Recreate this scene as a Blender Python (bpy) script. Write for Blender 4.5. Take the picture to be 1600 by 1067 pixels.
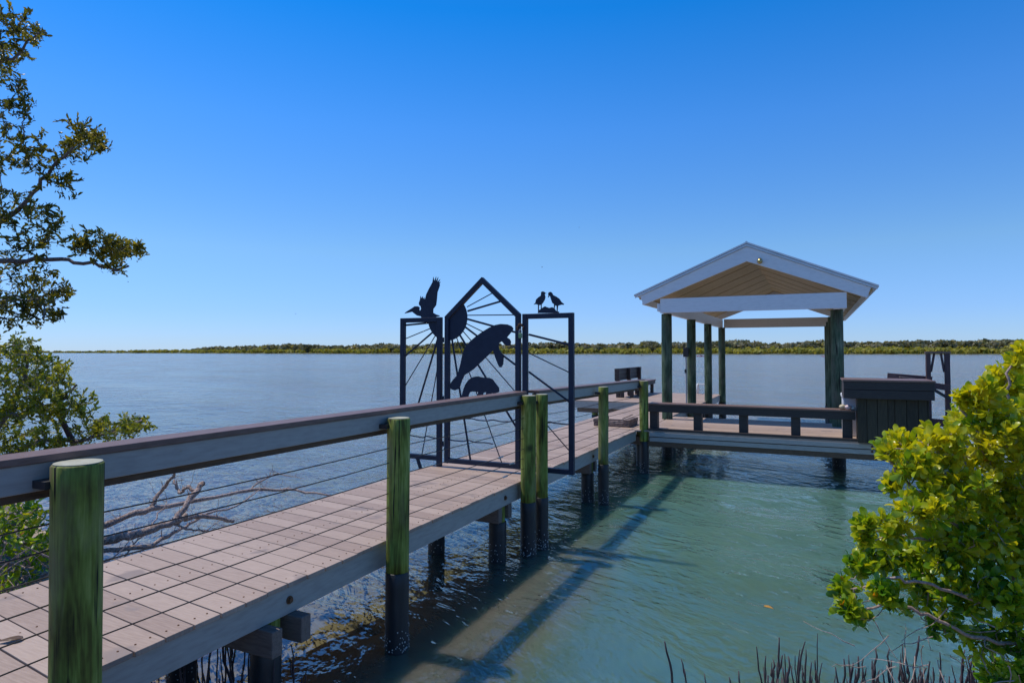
import bpy, bmesh, math, random
import numpy as np
from mathutils import Vector, Matrix

for o in list(bpy.data.objects):
    bpy.data.objects.remove(o)
SC = bpy.context.scene
COL = SC.collection
R = math.radians

# ------------------------------------------------------------------ camera
cam = bpy.data.cameras.new("camera")
cam.sensor_width = 36.0
cam.lens = 990.0 / 1600.0 * 36.0
cam.shift_y = -15.0 / 1600.0
cam.clip_start = 0.05
cam.clip_end = 12000.0
camo = bpy.data.objects.new("camera", cam)
COL.objects.link(camo)
camo.location = (0, 0, 2.1)
camo.rotation_euler = (R(90 + 1.8), 0, R(25.5))
SC.camera = camo

# ------------------------------------------------------------------ sky, sun, exposure
TO_SUN = Vector((-0.50, -0.02, 1.0)).normalized()
world = bpy.data.worlds.new("World")
SC.world = world
world.use_nodes = True
wn, wl = world.node_tree.nodes, world.node_tree.links
bg = wn["Background"]
sky = wn.new("ShaderNodeTexSky")
sky.sky_type = 'NISHITA'
sky.sun_disc = False
sky.sun_elevation = math.asin(TO_SUN.z)
sky.sun_rotation = math.atan2(TO_SUN.x, TO_SUN.y)
sky.altitude = 0.0
sky.air_density = 1.0
sky.dust_density = 0.0
sky.ozone_density = 1.0
hs = wn.new("ShaderNodeHueSaturation")
hs.inputs["Saturation"].default_value = 1.0
hs.inputs["Value"].default_value = 1.7
tc = wn.new("ShaderNodeTexCoord")
sx = wn.new("ShaderNodeSeparateXYZ")
wl.new(tc.outputs["Generated"], sx.inputs[0])
tint = wn.new("ShaderNodeValToRGB")            # clear-air tint by height above the horizon
els = tint.color_ramp.elements
stops = [(0.0, (0.46, 0.70, 1.36)), (0.06, (0.48, 0.74, 1.36)), (0.15, (0.57, 0.88, 1.24)), (0.33, (0.33, 0.91, 1.60)), (0.48, (0.055, 0.84, 1.66)), (0.75, (0.20, 0.75, 1.40)), (1.0, (0.30, 0.75, 1.25))]
while len(els) < len(stops):
    els.new(0.5)
for e, (p, c) in zip(els, stops):
    e.position = p
    e.color = (c[0] / 1.7, c[1] / 1.7, c[2] / 1.7, 1)
wl.new(sx.outputs["Z"], tint.inputs[0])
mu = wn.new("ShaderNodeMix")
mu.data_type = 'RGBA'
mu.blend_type = 'MULTIPLY'
mu.inputs[0].default_value = 1.0
wl.new(sky.outputs[0], mu.inputs[6])
wl.new(tint.outputs[0], mu.inputs[7])
wl.new(mu.outputs[2], hs.inputs["Color"])
wl.new(hs.outputs[0], bg.inputs["Color"])
bg.inputs["Strength"].default_value = 0.11

sun = bpy.data.lights.new("sun", 'SUN')
sun.energy = 3.6
sun.angle = R(0.5)
sun.color = (1.0, 0.94, 0.84)
suno = bpy.data.objects.new("sun", sun)
COL.objects.link(suno)
suno.rotation_euler = (-TO_SUN).to_track_quat('-Z', 'Y').to_euler()

SC.view_settings.view_transform = 'Standard'
SC.view_settings.look = 'None'
SC.view_settings.exposure = 0.0
SC.view_settings.gamma = 1.0
SC.cycles.max_bounces = 8
SC.cycles.transparent_max_bounces = 12

# ------------------------------------------------------------------ helpers
class MB:
    """collects shapes in world coordinates and links them as ONE mesh object"""
    def __init__(s):
        s.v, s.f = [], []
    def add(s, vs, fs):
        b = len(s.v)
        s.v += [tuple(p) for p in vs]
        s.f += [tuple(i + b for i in q) for q in fs]
        return s
    def box(s, x0, x1, y0, y1, z0, z1):
        vs = [(x0, y0, z0), (x1, y0, z0), (x1, y1, z0), (x0, y1, z0), (x0, y0, z1), (x1, y0, z1), (x1, y1, z1), (x0, y1, z1)]
        return s.add(vs, [(3, 2, 1, 0), (4, 5, 6, 7), (0, 1, 5, 4), (1, 2, 6, 5), (2, 3, 7, 6), (3, 0, 4, 7)])
    def bar(s, a, b, w, h, up=(0, 0, 1)):
        a, b = Vector(a), Vector(b)
        d = (b - a).normalized()
        u = Vector(up)
        sd = d.cross(u).normalized() * (w / 2)
        u = sd.cross(d).normalized() * (h / 2)
        vs = [a - sd - u, a + sd - u, a + sd + u, a - sd + u, b - sd - u, b + sd - u, b + sd + u, b - sd + u]
        return s.add(vs, [(0, 1, 2, 3), (7, 6, 5, 4), (4, 5, 1, 0), (5, 6, 2, 1), (6, 7, 3, 2), (7, 4, 0, 3)])
    def tube(s, pts, rad, n=8, cap=True):
        pts = [Vector(p) for p in pts]
        m = len(pts)
        if not hasattr(rad, '__len__'):
            rad = [rad] * m
        prev = None
        vs = []
        for i, p in enumerate(pts):
            d = (pts[min(i + 1, m - 1)] - pts[max(i - 1, 0)])
            d = d.normalized() if d.length > 1e-9 else Vector((0, 0, 1))
            if prev is None:
                t = Vector((1, 0, 0)) if abs(d.x) < 0.8 else Vector((0, 1, 0))
                prev = d.cross(t).normalized()
            sx = (prev - d * prev.dot(d)).normalized()
            sy = d.cross(sx)
            prev = sx
            for k in range(n):
                a = 2 * math.pi * k / n
                vs.append(p + (sx * math.cos(a) + sy * math.sin(a)) * rad[i])
        fs = []
        for i in range(m - 1):
            for k in range(n):
                k2 = (k + 1) % n
                fs.append((i * n + k, i * n + k2, (i + 1) * n + k2, (i + 1) * n + k))
        if cap:
            fs.append(tuple(range(n - 1, -1, -1)))
            fs.append(tuple((m - 1) * n + k for k in range(n)))
        return s.add(vs, fs)
    def plate(s, outline, y0, y1):
        """flat outline in x,z given thickness along y"""
        n = len(outline)
        ar = sum(outline[i][0] * outline[(i + 1) % n][1] - outline[(i + 1) % n][0] * outline[i][1] for i in range(n))
        o = outline if ar > 0 else outline[::-1]
        vs = [(x, y0, z) for x, z in o] + [(x, y1, z) for x, z in o]
        fs = [tuple(range(n)), tuple(range(2 * n - 1, n - 1, -1))]
        fs += [(i, i + n, (i + 1) % n + n, (i + 1) % n) for i in range(n)]
        return s.add(vs, fs)
    def ball(s, c, r, nu=12, nv=8, wob=0.0, rng=None):
        sx, sy, sz = r if hasattr(r, '__len__') else (r, r, r)
        vs = [(c[0], c[1], c[2] + sz)]
        for i in range(1, nv):
            th = math.pi * i / nv
            for k in range(nu):
                ph = 2 * math.pi * k / nu
                q = 1 + (rng.uniform(-wob, wob) if rng else 0)
                vs.append((c[0] + sx * q * math.sin(th) * math.cos(ph), c[1] + sy * q * math.sin(th) * math.sin(ph), c[2] + sz * q * math.cos(th)))
        vs.append((c[0], c[1], c[2] - sz))
        fs = [(0, 1 + k, 1 + (k + 1) % nu) for k in range(nu)]
        for i in range(nv - 2):
            for k in range(nu):
                k2 = (k + 1) % nu
                fs.append((1 + i * nu + k, 1 + (i + 1) * nu + k, 1 + (i + 1) * nu + k2, 1 + i * nu + k2))
        e = len(vs) - 1
        fs += [(e, e - nu + (k + 1) % nu, e - nu + k) for k in range(nu)]
        return s.add(vs, fs)
    def build(s, name, m, parent=None, bevel=0.0, smooth=False, rnd=None):
        off = wloc(parent)
        me = bpy.data.meshes.new(name)
        me.from_pydata([(x - off.x, y - off.y, z - off.z) for x, y, z in s.v], [], s.f)
        me.materials.append(m)
        if smooth:
            me.polygons.foreach_set("use_smooth", [True] * len(me.polygons))
        if rnd is not None:
            at = me.attributes.new("rnd", 'FLOAT', 'FACE')
            at.data.foreach_set("value", rnd)
        o = bpy.data.objects.new(name, me)
        COL.objects.link(o)
        if parent is not None:
            o.parent = parent
        if bevel:
            b = o.modifiers.new("bevel", 'BEVEL')
            b.width = bevel
            b.segments = 2
            b.limit_method = 'ANGLE'
            b.harden_normals = False
        return o

def wloc(o):
    v = Vector((0, 0, 0))
    while o is not None:
        v = v + Vector(o.location)
        o = o.parent
    return v

def tag(o, label, cat, group=None, kind=None):
    if label: o["label"] = label
    if cat: o["category"] = cat
    if group: o["group"] = group
    if kind: o["kind"] = kind
    return o

def thing(name, loc, label, cat, group=None):
    o = bpy.data.objects.new(name, None)
    o.empty_display_size = 0.2
    COL.objects.link(o)
    o.location = loc
    return tag(o, label, cat, group)

def structure(o):
    o["kind"] = "structure"
    return o

# ------------------------------------------------------------------ materials
def newmat(name):
    m = bpy.data.materials.new(name)
    m.use_nodes = True
    nt = m.node_tree
    nt.nodes.clear()
    return m, nt.nodes, nt.links

def noise(n, l, vec, scale, detail=4, rough=0.55):
    t = n.new("ShaderNodeTexNoise")
    t.inputs["Scale"].default_value = scale
    t.inputs["Detail"].default_value = detail
    t.inputs["Roughness"].default_value = rough
    l.new(vec, t.inputs["Vector"])
    return t.outputs["Fac"]

def mapped(n, l, scale=(1, 1, 1), rot=(0, 0, 0), loc=(0, 0, 0)):
    g = n.new("ShaderNodeNewGeometry")
    mp = n.new("ShaderNodeMapping")
    mp.inputs["Scale"].default_value = scale
    mp.inputs["Rotation"].default_value = rot
    mp.inputs["Location"].default_value = loc
    l.new(g.outputs["Position"], mp.inputs["Vector"])
    return mp.outputs[0]

def ramp(n, l, fac, stops):
    r = n.new("ShaderNodeValToRGB")
    e = r.color_ramp.elements
    while len(e) < len(stops):
        e.new(0.5)
    for i, (p, c) in enumerate(stops):
        e[i].position = p
        e[i].color = (c[0], c[1], c[2], 1)
    l.new(fac, r.inputs[0])
    return r.outputs[0]

def mth(n, l, op, a, b=None, clamp=False):
    t = n.new("ShaderNodeMath")
    t.operation = op
    t.use_clamp = clamp
    for i, q in enumerate((a, b)):
        if q is None: continue
        if isinstance(q, (int, float)): t.inputs[i].default_value = q
        else: l.new(q, t.inputs[i])
    return t.outputs[0]

def mixc(n, l, fac, a, b, mode='MIX'):
    t = n.new("ShaderNodeMix")
    t.data_type = 'RGBA'
    t.blend_type = mode
    for q, s in ((fac, t.inputs[0]), (a, t.inputs[6]), (b, t.inputs[7])):
        if isinstance(q, (int, float)): s.default_value = q
        elif isinstance(q, tuple): s.default_value = (q[0], q[1], q[2], 1)
        else: l.new(q, s)
    return t.outputs[2]

def pmat(name, stops, scale=(1, 1, 1), nscale=8.0, rough=0.6, bump=0.3, bdist=0.01, metal=0.0, detail=5, spec=0.5, speck=None, island=0.0, rot=(0, 0, 0)):
    """weathered surface: colours mixed by stretched noise, fine grain bump"""
    m, n, l = newmat(name)
    out = n.new("ShaderNodeOutputMaterial")
    b = n.new("ShaderNodeBsdfPrincipled")
    l.new(b.outputs[0], out.inputs[0])
    v = mapped(n, l, scale, rot)
    f = noise(n, l, v, nscale, detail)
    big = noise(n, l, mapped(n, l, (1, 1, 1)), 1.3, 2)
    f2 = mth(n, l, 'ADD', mth(n, l, 'MULTIPLY', f, 0.8), mth(n, l, 'MULTIPLY', big, 0.2))
    if island:
        g = n.new("ShaderNodeNewGeometry")
        f2 = mth(n, l, 'ADD', f2, mth(n, l, 'MULTIPLY', mth(n, l, 'SUBTRACT', g.outputs["Random Per Island"], 0.5), island))
    c = ramp(n, l, f2, stops)
    if speck:
        sp = noise(n, l, mapped(n, l, (1, 1, 1)), speck[1], 3, 0.6)
        k = ramp(n, l, sp, [(speck[2], (0, 0, 0)), (min(speck[2] + 0.06, 1), (1, 1, 1))])
        c = mixc(n, l, k, c, speck[0])
    l.new(c, b.inputs["Base Color"])
    b.inputs["Roughness"].default_value = rough
    b.inputs["Metallic"].default_value = metal
    b.inputs["Specular IOR Level"].default_value = spec
    if bump:
        bp = n.new("ShaderNodeBump")
        bp.inputs["Strength"].default_value = bump
        bp.inputs["Distance"].default_value = bdist
        l.new(f, bp.inputs["Height"])
        l.new(bp.outputs[0], b.inputs["Normal"])
    return m

def leafmat(name, stops, trans=0.45, gloss=0.25):
    m, n, l = newmat(name)
    out = n.new("ShaderNodeOutputMaterial")
    a = n.new("ShaderNodeAttribute")
    a.attribute_name = "rnd"
    c = ramp(n, l, a.outputs["Fac"], stops)
    vn = noise(n, l, mapped(n, l), 60.0, 2)
    c = mixc(n, l, mth(n, l, 'MULTIPLY', vn, 0.35), c, mixc(n, l, 1.0, c, (0.5, 0.55, 0.4), 'MULTIPLY'))
    p = n.new("ShaderNodeBsdfPrincipled")
    l.new(c, p.inputs["Base Color"])
    p.inputs["Roughness"].default_value = 0.33
    p.inputs["Specular IOR Level"].default_value = gloss
    t = n.new("ShaderNodeBsdfTranslucent")
    tc = mixc(n, l, 1.0, c, (1.8, 1.55, 0.5), 'MULTIPLY')
    l.new(tc, t.inputs["Color"])
    mx = n.new("ShaderNodeMixShader")
    mx.inputs[0].default_value = trans
    l.new(p.outputs[0], mx.inputs[1])
    l.new(t.outputs[0], mx.inputs[2])
    l.new(mx.outputs[0], out.inputs[0])
    return m


def postmat(name, stops, seed, fade):
    """pressure treated pole: flowing long grain with cathedral figures, knots and stains"""
    m, n, l = newmat(name)
    out = n.new("ShaderNodeOutputMaterial")
    b = n.new("ShaderNodeBsdfPrincipled")
    l.new(b.outputs[0], out.inputs[0])
    v = mapped(n, l, (1.3, 1.3, 0.11), (0, 0, 0), (seed, seed * 2.0, 0))
    w = n.new("ShaderNodeTexNoise")
    w.inputs["Scale"].default_value = 8.0
    w.inputs["Detail"].default_value = 3
    w.inputs["Distortion"].default_value = 0.8
    l.new(v, w.inputs["Vector"])
    rings = mth(n, l, 'FRACT', mth(n, l, 'MULTIPLY', w.outputs["Fac"], 7.0))
    rings = mth(n, l, 'ABSOLUTE', mth(n, l, 'SUBTRACT', rings, 0.5))
    fine = noise(n, l, mapped(n, l, (1, 1, 0.05)), 120.0, 3)
    patch = noise(n, l, mapped(n, l, (1, 1, 0.35), (0, 0, 0), (seed, 0, 0)), 7.0, 4, 0.6)
    f = mth(n, l, 'ADD', mth(n, l, 'MULTIPLY', rings, 0.22), mth(n, l, 'ADD', mth(n, l, 'MULTIPLY', fine, 0.22), mth(n, l, 'MULTIPLY', patch, 0.78)))
    c = ramp(n, l, f, stops)
    kn = n.new("ShaderNodeTexVoronoi"); kn.inputs["Scale"].default_value = 3.4
    l.new(mapped(n, l, (1, 1, 0.8), (0, 0, 0), (seed, seed, 0.3)), kn.inputs["Vector"])
    k = ramp(n, l, kn.outputs["Distance"], [(0.05, (1, 1, 1)), (0.16, (0, 0, 0))])
    c = mixc(n, l, mth(n, l, 'MULTIPLY', k, 0.8), c, (0.018, 0.015, 0.006))
    gv = noise(n, l, mapped(n, l, (1, 1, 0.25), (0, 0, 0), (seed + 4, 1, 0)), 5.0, 4, 0.65)
    c = mixc(n, l, ramp(n, l, gv, [(0.50, (0, 0, 0)), (0.68, (0.75,) * 3)]), c, fade)
    ck = noise(n, l, mapped(n, l, (1, 1, 0.035), (0, 0, 0), (seed, 7, 0)), 46.0, 3, 0.5)
    c = mixc(n, l, ramp(n, l, ck, [(0.33, (1, 1, 1)), (0.38, (0, 0, 0))]), c, (0.012, 0.011, 0.006))
    l.new(c, b.inputs["Base Color"])
    b.inputs["Roughness"].default_value = 0.7
    b.inputs["Specular IOR Level"].default_value = 0.3
    bp = n.new("ShaderNodeBump"); bp.inputs["Strength"].default_value = 0.6; bp.inputs["Distance"].default_value = 0.006
    l.new(f, bp.inputs["Height"]); l.new(bp.outputs[0], b.inputs["Normal"])
    return m
M = {}
M['deck'] = pmat("deck_plank", [(0.25, (0.305, 0.210, 0.160)), (0.5, (0.385, 0.277, 0.213)), (0.75, (0.455, 0.338, 0.264))], (2, 22, 2), 4, 0.62, 0.3, 0.003, island=0.34, speck=((0.27, 0.20, 0.165), 2.6, 0.60))
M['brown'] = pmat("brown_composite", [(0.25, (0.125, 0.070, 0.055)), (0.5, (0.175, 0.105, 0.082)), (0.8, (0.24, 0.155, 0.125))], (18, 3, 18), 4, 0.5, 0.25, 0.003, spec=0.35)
M['brown_shade'] = pmat("brown_composite_shaded", [(0.25, (0.028, 0.019, 0.016)), (0.5, (0.040, 0.027, 0.023)), (0.8, (0.062, 0.043, 0.037))], (3, 18, 18), 4, 0.6, 0.25, 0.003)  # darker copy of the brown composite, shade of the unlit faces in its colour
M['white'] = pmat("white_board", [(0.25, (0.27, 0.255, 0.235)), (0.5, (0.34, 0.325, 0.30)), (0.8, (0.40, 0.385, 0.355))], (3, 3, 16), 3, 0.5, 0.15, 0.003, speck=((0.30, 0.27, 0.22), 9.0, 0.69))
M['trimwhite'] = pmat("trim_white", [(0.25, (0.71, 0.69, 0.67)), (0.5, (0.79, 0.77, 0.75)), (0.8, (0.83, 0.81, 0.79))], (3, 3, 8), 3, 0.45, 0.1, 0.002)
M['brownwood'] = pmat("brown_wood", [(0.25, (0.06, 0.035, 0.02)), (0.5, (0.10, 0.06, 0.035)), (0.8, (0.16, 0.10, 0.06))], (3, 3, 22), 4, 0.75, 0.5, 0.005)
M['beam'] = pmat("treated_beam", [(0.25, (0.10, 0.075, 0.06)), (0.5, (0.16, 0.12, 0.10)), (0.8, (0.22, 0.17, 0.14))], (3, 16, 16), 4, 0.75, 0.5, 0.005)
M['posttop'] = pmat("post_end_grain", [(0.25, (0.30, 0.29, 0.20)), (0.8, (0.52, 0.50, 0.38))], (1, 1, 1), 30, 0.8, 0.4, 0.004)
M['post'] = postmat("green_post", [(0.34, (0.036, 0.028, 0.006)), (0.46, (0.10, 0.105, 0.016)), (0.56, (0.165, 0.205, 0.032)), (0.66, (0.26, 0.30, 0.065)), (0.80, (0.44, 0.45, 0.18))], 0.0, (0.19, 0.165, 0.085))
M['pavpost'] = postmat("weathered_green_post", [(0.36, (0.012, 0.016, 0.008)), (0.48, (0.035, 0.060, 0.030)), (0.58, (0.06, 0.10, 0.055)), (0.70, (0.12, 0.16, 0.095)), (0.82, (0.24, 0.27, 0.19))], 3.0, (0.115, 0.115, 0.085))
M['wrap'] = pmat("piling_wrap", [(0.25, (0.010, 0.011, 0.013)), (0.6, (0.022, 0.023, 0.026)), (0.85, (0.05, 0.048, 0.042))], (5, 5, 1.0), 3, 0.5, 0.4, 0.008)
M['barn'] = pmat("barnacle", [(0.3, (0.30, 0.29, 0.26)), (0.7, (0.60, 0.58, 0.54))], (1, 1, 1), 30, 0.8, 0.3, 0.004)
M['steel'] = pmat("navy_steel", [(0.25, (0.011, 0.018, 0.038)), (0.6, (0.016, 0.026, 0.052)), (0.85, (0.024, 0.036, 0.066))], (1, 1, 1), 14, 0.5, 0.1, 0.002, spec=0.3)
M['cable'] = pmat("steel_cable", [(0.3, (0.04, 0.038, 0.036)), (0.7, (0.08, 0.075, 0.07))], (1, 1, 1), 40, 0.45, 0.2, 0.001, metal=0.6)
M['zinc'] = pmat("galvanised_metal", [(0.3, (0.35, 0.35, 0.36)), (0.7, (0.55, 0.55, 0.56))], (1, 1, 1), 40, 0.35, 0.1, 0.001, metal=0.8)
M['roof'] = pmat("roof_metal", [(0.3, (0.55, 0.55, 0.56)), (0.7, (0.68, 0.68, 0.69))], (1, 1, 1), 3, 0.35, 0.05, 0.002, metal=0.3)
M['soffit'] = pmat("plywood_ceiling", [(0.25, (0.40, 0.285, 0.13)), (0.5, (0.49, 0.355, 0.17)), (0.8, (0.55, 0.41, 0.21))], (14, 2.5, 14), 3, 0.65, 0.2, 0.003)
M['batten'] = pmat("ceiling_batten", [(0.25, (0.31, 0.22, 0.10)), (0.8, (0.40, 0.29, 0.14))], (3, 14, 3), 3, 0.65, 0.2, 0.003)
M['rust'] = pmat("rusty_bolt", [(0.3, (0.07, 0.028, 0.012)), (0.7, (0.17, 0.075, 0.03))], (1, 1, 1), 60, 0.85, 0.4, 0.002)
M['brass'] = pmat("brass", [(0.3, (0.45, 0.33, 0.12)), (0.7, (0.62, 0.48, 0.22))], (1, 1, 1), 30, 0.28, 0.05, 0.001, metal=0.9)
M['black'] = pmat("black_plastic", [(0.3, (0.015, 0.015, 0.018)), (0.7, (0.03, 0.03, 0.034))], (1, 1, 1), 30, 0.45, 0.05, 0.001)
M['pvc'] = pmat("grey_conduit", [(0.3, (0.28, 0.29, 0.30)), (0.7, (0.38, 0.39, 0.40))], (1, 1, 1), 20, 0.5, 0.05, 0.001)
M['plasticwhite'] = pmat("white_plastic", [(0.3, (0.66, 0.67, 0.69)), (0.7, (0.78, 0.78, 0.79))], (1, 1, 1), 6, 0.4, 0.05, 0.001)
M['plank'] = pmat("dark_old_planks", [(0.25, (0.022, 0.015, 0.007)), (0.5, (0.042, 0.030, 0.015)), (0.85, (0.075, 0.055, 0.030))], (14, 14, 2), 3, 0.75, 0.4, 0.005, island=0.3)
M['redwood'] = pmat("red_brown_wood", [(0.25, (0.055, 0.028, 0.028)), (0.8, (0.13, 0.07, 0.068))], (14, 14, 2), 3, 0.7, 0.4, 0.004)
M['cratewood'] = pmat("old_crate_wood", [(0.3, (0.06, 0.038, 0.03)), (0.5, (0.14, 0.095, 0.078)), (0.72, (0.30, 0.22, 0.185))], (4, 4, 14), 5, 0.8, 0.5, 0.004)
M['bark'] = pmat("grey_bark", [(0.25, (0.06, 0.045, 0.04)), (0.5, (0.15, 0.115, 0.10)), (0.8, (0.30, 0.245, 0.22))], (9, 9, 9), 4, 0.85, 0.8, 0.012)
M['drift'] = pmat("driftwood", [(0.32, (0.09, 0.055, 0.042)), (0.5, (0.34, 0.245, 0.205)), (0.68, (0.58, 0.46, 0.40))], (16, 16, 16), 3, 0.85, 0.9, 0.015)
M['twig'] = pmat("pale_twig", [(0.3, (0.20, 0.13, 0.10)), (0.55, (0.40, 0.29, 0.24)), (0.75, (0.55, 0.44, 0.38))], (20, 20, 20), 4, 0.8, 0.5, 0.004)
M['root'] = pmat("root_spike", [(0.25, (0.030, 0.018, 0.022)), (0.55, (0.060, 0.038, 0.044)), (0.8, (0.16, 0.12, 0.125))], (22, 22, 7), 5, 0.7, 0.6, 0.004, detail=6)
M['shell_tan'] = pmat("tan_shell", [(0.3, (0.42, 0.34, 0.20)), (0.7, (0.62, 0.53, 0.36))], (1, 1, 1), 60, 0.5, 0.3, 0.002)
M['shell_pink'] = pmat("pink_shell", [(0.3, (0.55, 0.38, 0.40)), (0.7, (0.75, 0.60, 0.60))], (1, 1, 1), 60, 0.4, 0.3, 0.002)
M['shell_white'] = pmat("white_shell", [(0.3, (0.66, 0.65, 0.62)), (0.7, (0.8, 0.79, 0.76))], (1, 1, 1), 60, 0.4, 0.3, 0.002)
M['red'] = pmat("red_hull", [(0.3, (0.45, 0.04, 0.03)), (0.7, (0.6, 0.07, 0.05))], (1, 1, 1), 3, 0.35, 0.0)
M['yellow'] = pmat("yellow_hull", [(0.3, (0.45, 0.4, 0.25)), (0.7, (0.55, 0.5, 0.35))], (1, 1, 1), 3, 0.35, 0.0)
M['cloth'] = pmat("paddler_shirt", [(0.3, (0.05, 0.07, 0.15)), (0.7, (0.08, 0.10, 0.2))], (1, 1, 1), 9, 0.8, 0.0)
M['skin'] = pmat("skin", [(0.3, (0.30, 0.17, 0.11)), (0.7, (0.38, 0.22, 0.15))], (1, 1, 1), 9, 0.6, 0.0)
M['bird'] = pmat("dark_feather", [(0.3, (0.05, 0.05, 0.055)), (0.7, (0.10, 0.10, 0.105))], (1, 1, 1), 9, 0.8, 0.0)
M['padgreen'] = pmat("green_padlock", [(0.3, (0.10, 0.22, 0.09)), (0.7, (0.20, 0.34, 0.16))], (1, 1, 1), 40, 0.45, 0.0)
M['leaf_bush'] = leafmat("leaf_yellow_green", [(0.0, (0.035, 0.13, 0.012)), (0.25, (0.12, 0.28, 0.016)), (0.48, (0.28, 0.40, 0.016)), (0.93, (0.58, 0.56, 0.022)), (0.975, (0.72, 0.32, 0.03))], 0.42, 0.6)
M['leaf_tree'] = leafmat("leaf_olive", [(0.0, (0.04, 0.048, 0.012)), (0.5, (0.14, 0.145, 0.024)), (0.85, (0.29, 0.26, 0.036)), (1.0, (0.42, 0.32, 0.05))], 0.48, 0.35)
M['leaf_low'] = leafmat("leaf_dark_green", [(0.0, (0.065, 0.085, 0.014)), (0.5, (0.24, 0.28, 0.036)), (0.85, (0.42, 0.42, 0.055)), (1.0, (0.48, 0.42, 0.06))], 0.48, 0.35)
M['leaf_far'] = leafmat("far_canopy", [(0.0, (0.10, 0.10, 0.065)), (0.4, (0.19, 0.19, 0.105)), (0.75, (0.30, 0.265, 0.19)), (1.0, (0.32, 0.31, 0.15))], 0.3, 0.05)
M['leaf_belt'] = leafmat("far_mangrove", [(0.0, (0.18, 0.17, 0.030)), (0.5, (0.33, 0.31, 0.06)), (1.0, (0.42, 0.37, 0.10))], 0.3, 0.05)
M['leaf_orange'] = leafmat("fallen_leaf", [(0.0, (0.60, 0.28, 0.03)), (1.0, (0.65, 0.36, 0.05))], 0.2, 0.3)
M['leaf_brown'] = leafmat("dry_leaf", [(0.0, (0.13, 0.075, 0.04)), (1.0, (0.2, 0.12, 0.07))], 0.1, 0.2)


# ------------------------------------------------------------------ ground, water
def shore_y(x):
    return np.interp(x, [-400, -40, -12, -8, -6, -4.6, -3.5, -2, 0, 0.9, 1.8, 4, 12, 60, 400], [60, 14, 6.0, 4.4, 3.6, 2.7, 2.1, 1.8, 2.9, 3.9, 5.2, 7.0, 12, 30, 120])

def ground_z(x, y):
    d = y - shore_y(x)
    w = -np.interp(d, [0, 0.7, 3.5, 6, 12, 40, 150], [0, 0.27, 0.36, 0.6, 1.3, 2.0, 5.0]) * (1 + (np.interp(x, [-3.0, -2.2, -0.8], [1.0, 2.2, 3.2]) - 1) * np.interp(d, [0, 5, 16], [1, 0.9, 0]))
    lnd = 0.5 * (1 - np.exp(-np.maximum(-d, 0) * 0.16 / 0.5))
    return np.where(d > 0, w, lnd)

def axis(lo, hi, a, b, st):
    mid = list(np.arange(a, b + st / 2, st))
    up, s, v = [], st, b
    while v < hi:
        s *= 1.22; v += s; up.append(min(v, hi))
    dn, s, v = [], st, a
    while v > lo:
        s *= 1.22; v -= s; dn.append(max(v, lo))
    return np.array(dn[::-1] + mid + up)

def sheet(name, m, zf, st, attrs=None):
    xs, ys = axis(-6000, 6000, -14, 8, st), axis(-300, 6000, -4, 24, st)
    X, Y = np.meshgrid(xs, ys)
    Z = zf(X, Y)
    nx, ny = len(xs), len(ys)
    vs = np.stack([X.ravel(), Y.ravel(), Z.ravel()], 1)
    i = np.arange((ny - 1) * (nx - 1))
    r, c = i // (nx - 1), i % (nx - 1)
    a = r * nx + c
    fs = np.stack([a, a + 1, a + nx + 1, a + nx], 1)
    me = bpy.data.meshes.new(name)
    me.from_pydata(vs.tolist(), [], fs.tolist())
    me.polygons.foreach_set("use_smooth", [True] * len(me.polygons))
    me.materials.append(m)
    for k, fn in (attrs or {}).items():
        at = me.attributes.new(k, 'FLOAT', 'POINT')
        at.data.foreach_set("value", fn(X, Y).ravel().astype(np.float32))
    o = bpy.data.objects.new(name, me)
    COL.objects.link(o)
    return structure(o)

M['sand'] = pmat("wet_sand", [(0.25, (0.36, 0.245, 0.135)), (0.5, (0.52, 0.37, 0.22)), (0.8, (0.64, 0.48, 0.31))], (1, 1, 1), 3.0, 0.7, 0.5, 0.02, detail=8, speck=((0.06, 0.04, 0.025), 2.3, 0.60))

def litter_on_land(m):
    nt = m.node_tree; n, l = nt.nodes, nt.links
    p = [q for q in n if q.type == 'BSDF_PRINCIPLED'][0]
    src = p.inputs["Base Color"].links[0].from_socket
    sx = n.new("ShaderNodeSeparateXYZ"); g = n.new("ShaderNodeNewGeometry"); l.new(g.outputs["Position"], sx.inputs[0])
    nz = noise(n, l, mapped(n, l), 22.0, 6, 0.7)
    lit = ramp(n, l, nz, [(0.35, (0.035, 0.022, 0.013)), (0.5, (0.10, 0.066, 0.040)), (0.65, (0.22, 0.15, 0.095))])
    edge = mth(n, l, 'ADD', sx.outputs["Z"], mth(n, l, 'MULTIPLY', mth(n, l, 'SUBTRACT', noise(n, l, mapped(n, l), 3.0, 3), 0.5), 0.10))
    k = ramp(n, l, edge, [(0.005, (0, 0, 0)), (0.05, (1, 1, 1))])
    l.new(mixc(n, l, k, src, lit), p.inputs["Base Color"])
litter_on_land(M['sand'])

def bedz(X, Y):
    z = ground_z(X, Y)
    near = (np.abs(X) < 40) & (Y < 60)
    return z + np.where(near, 0.03 * np.sin(X * 2.3 + np.sin(Y * 1.7)) * np.sin(Y * 1.9 + 0.6 * X), 0)
sheet("ground", M['sand'], bedz, 0.3)

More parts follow.
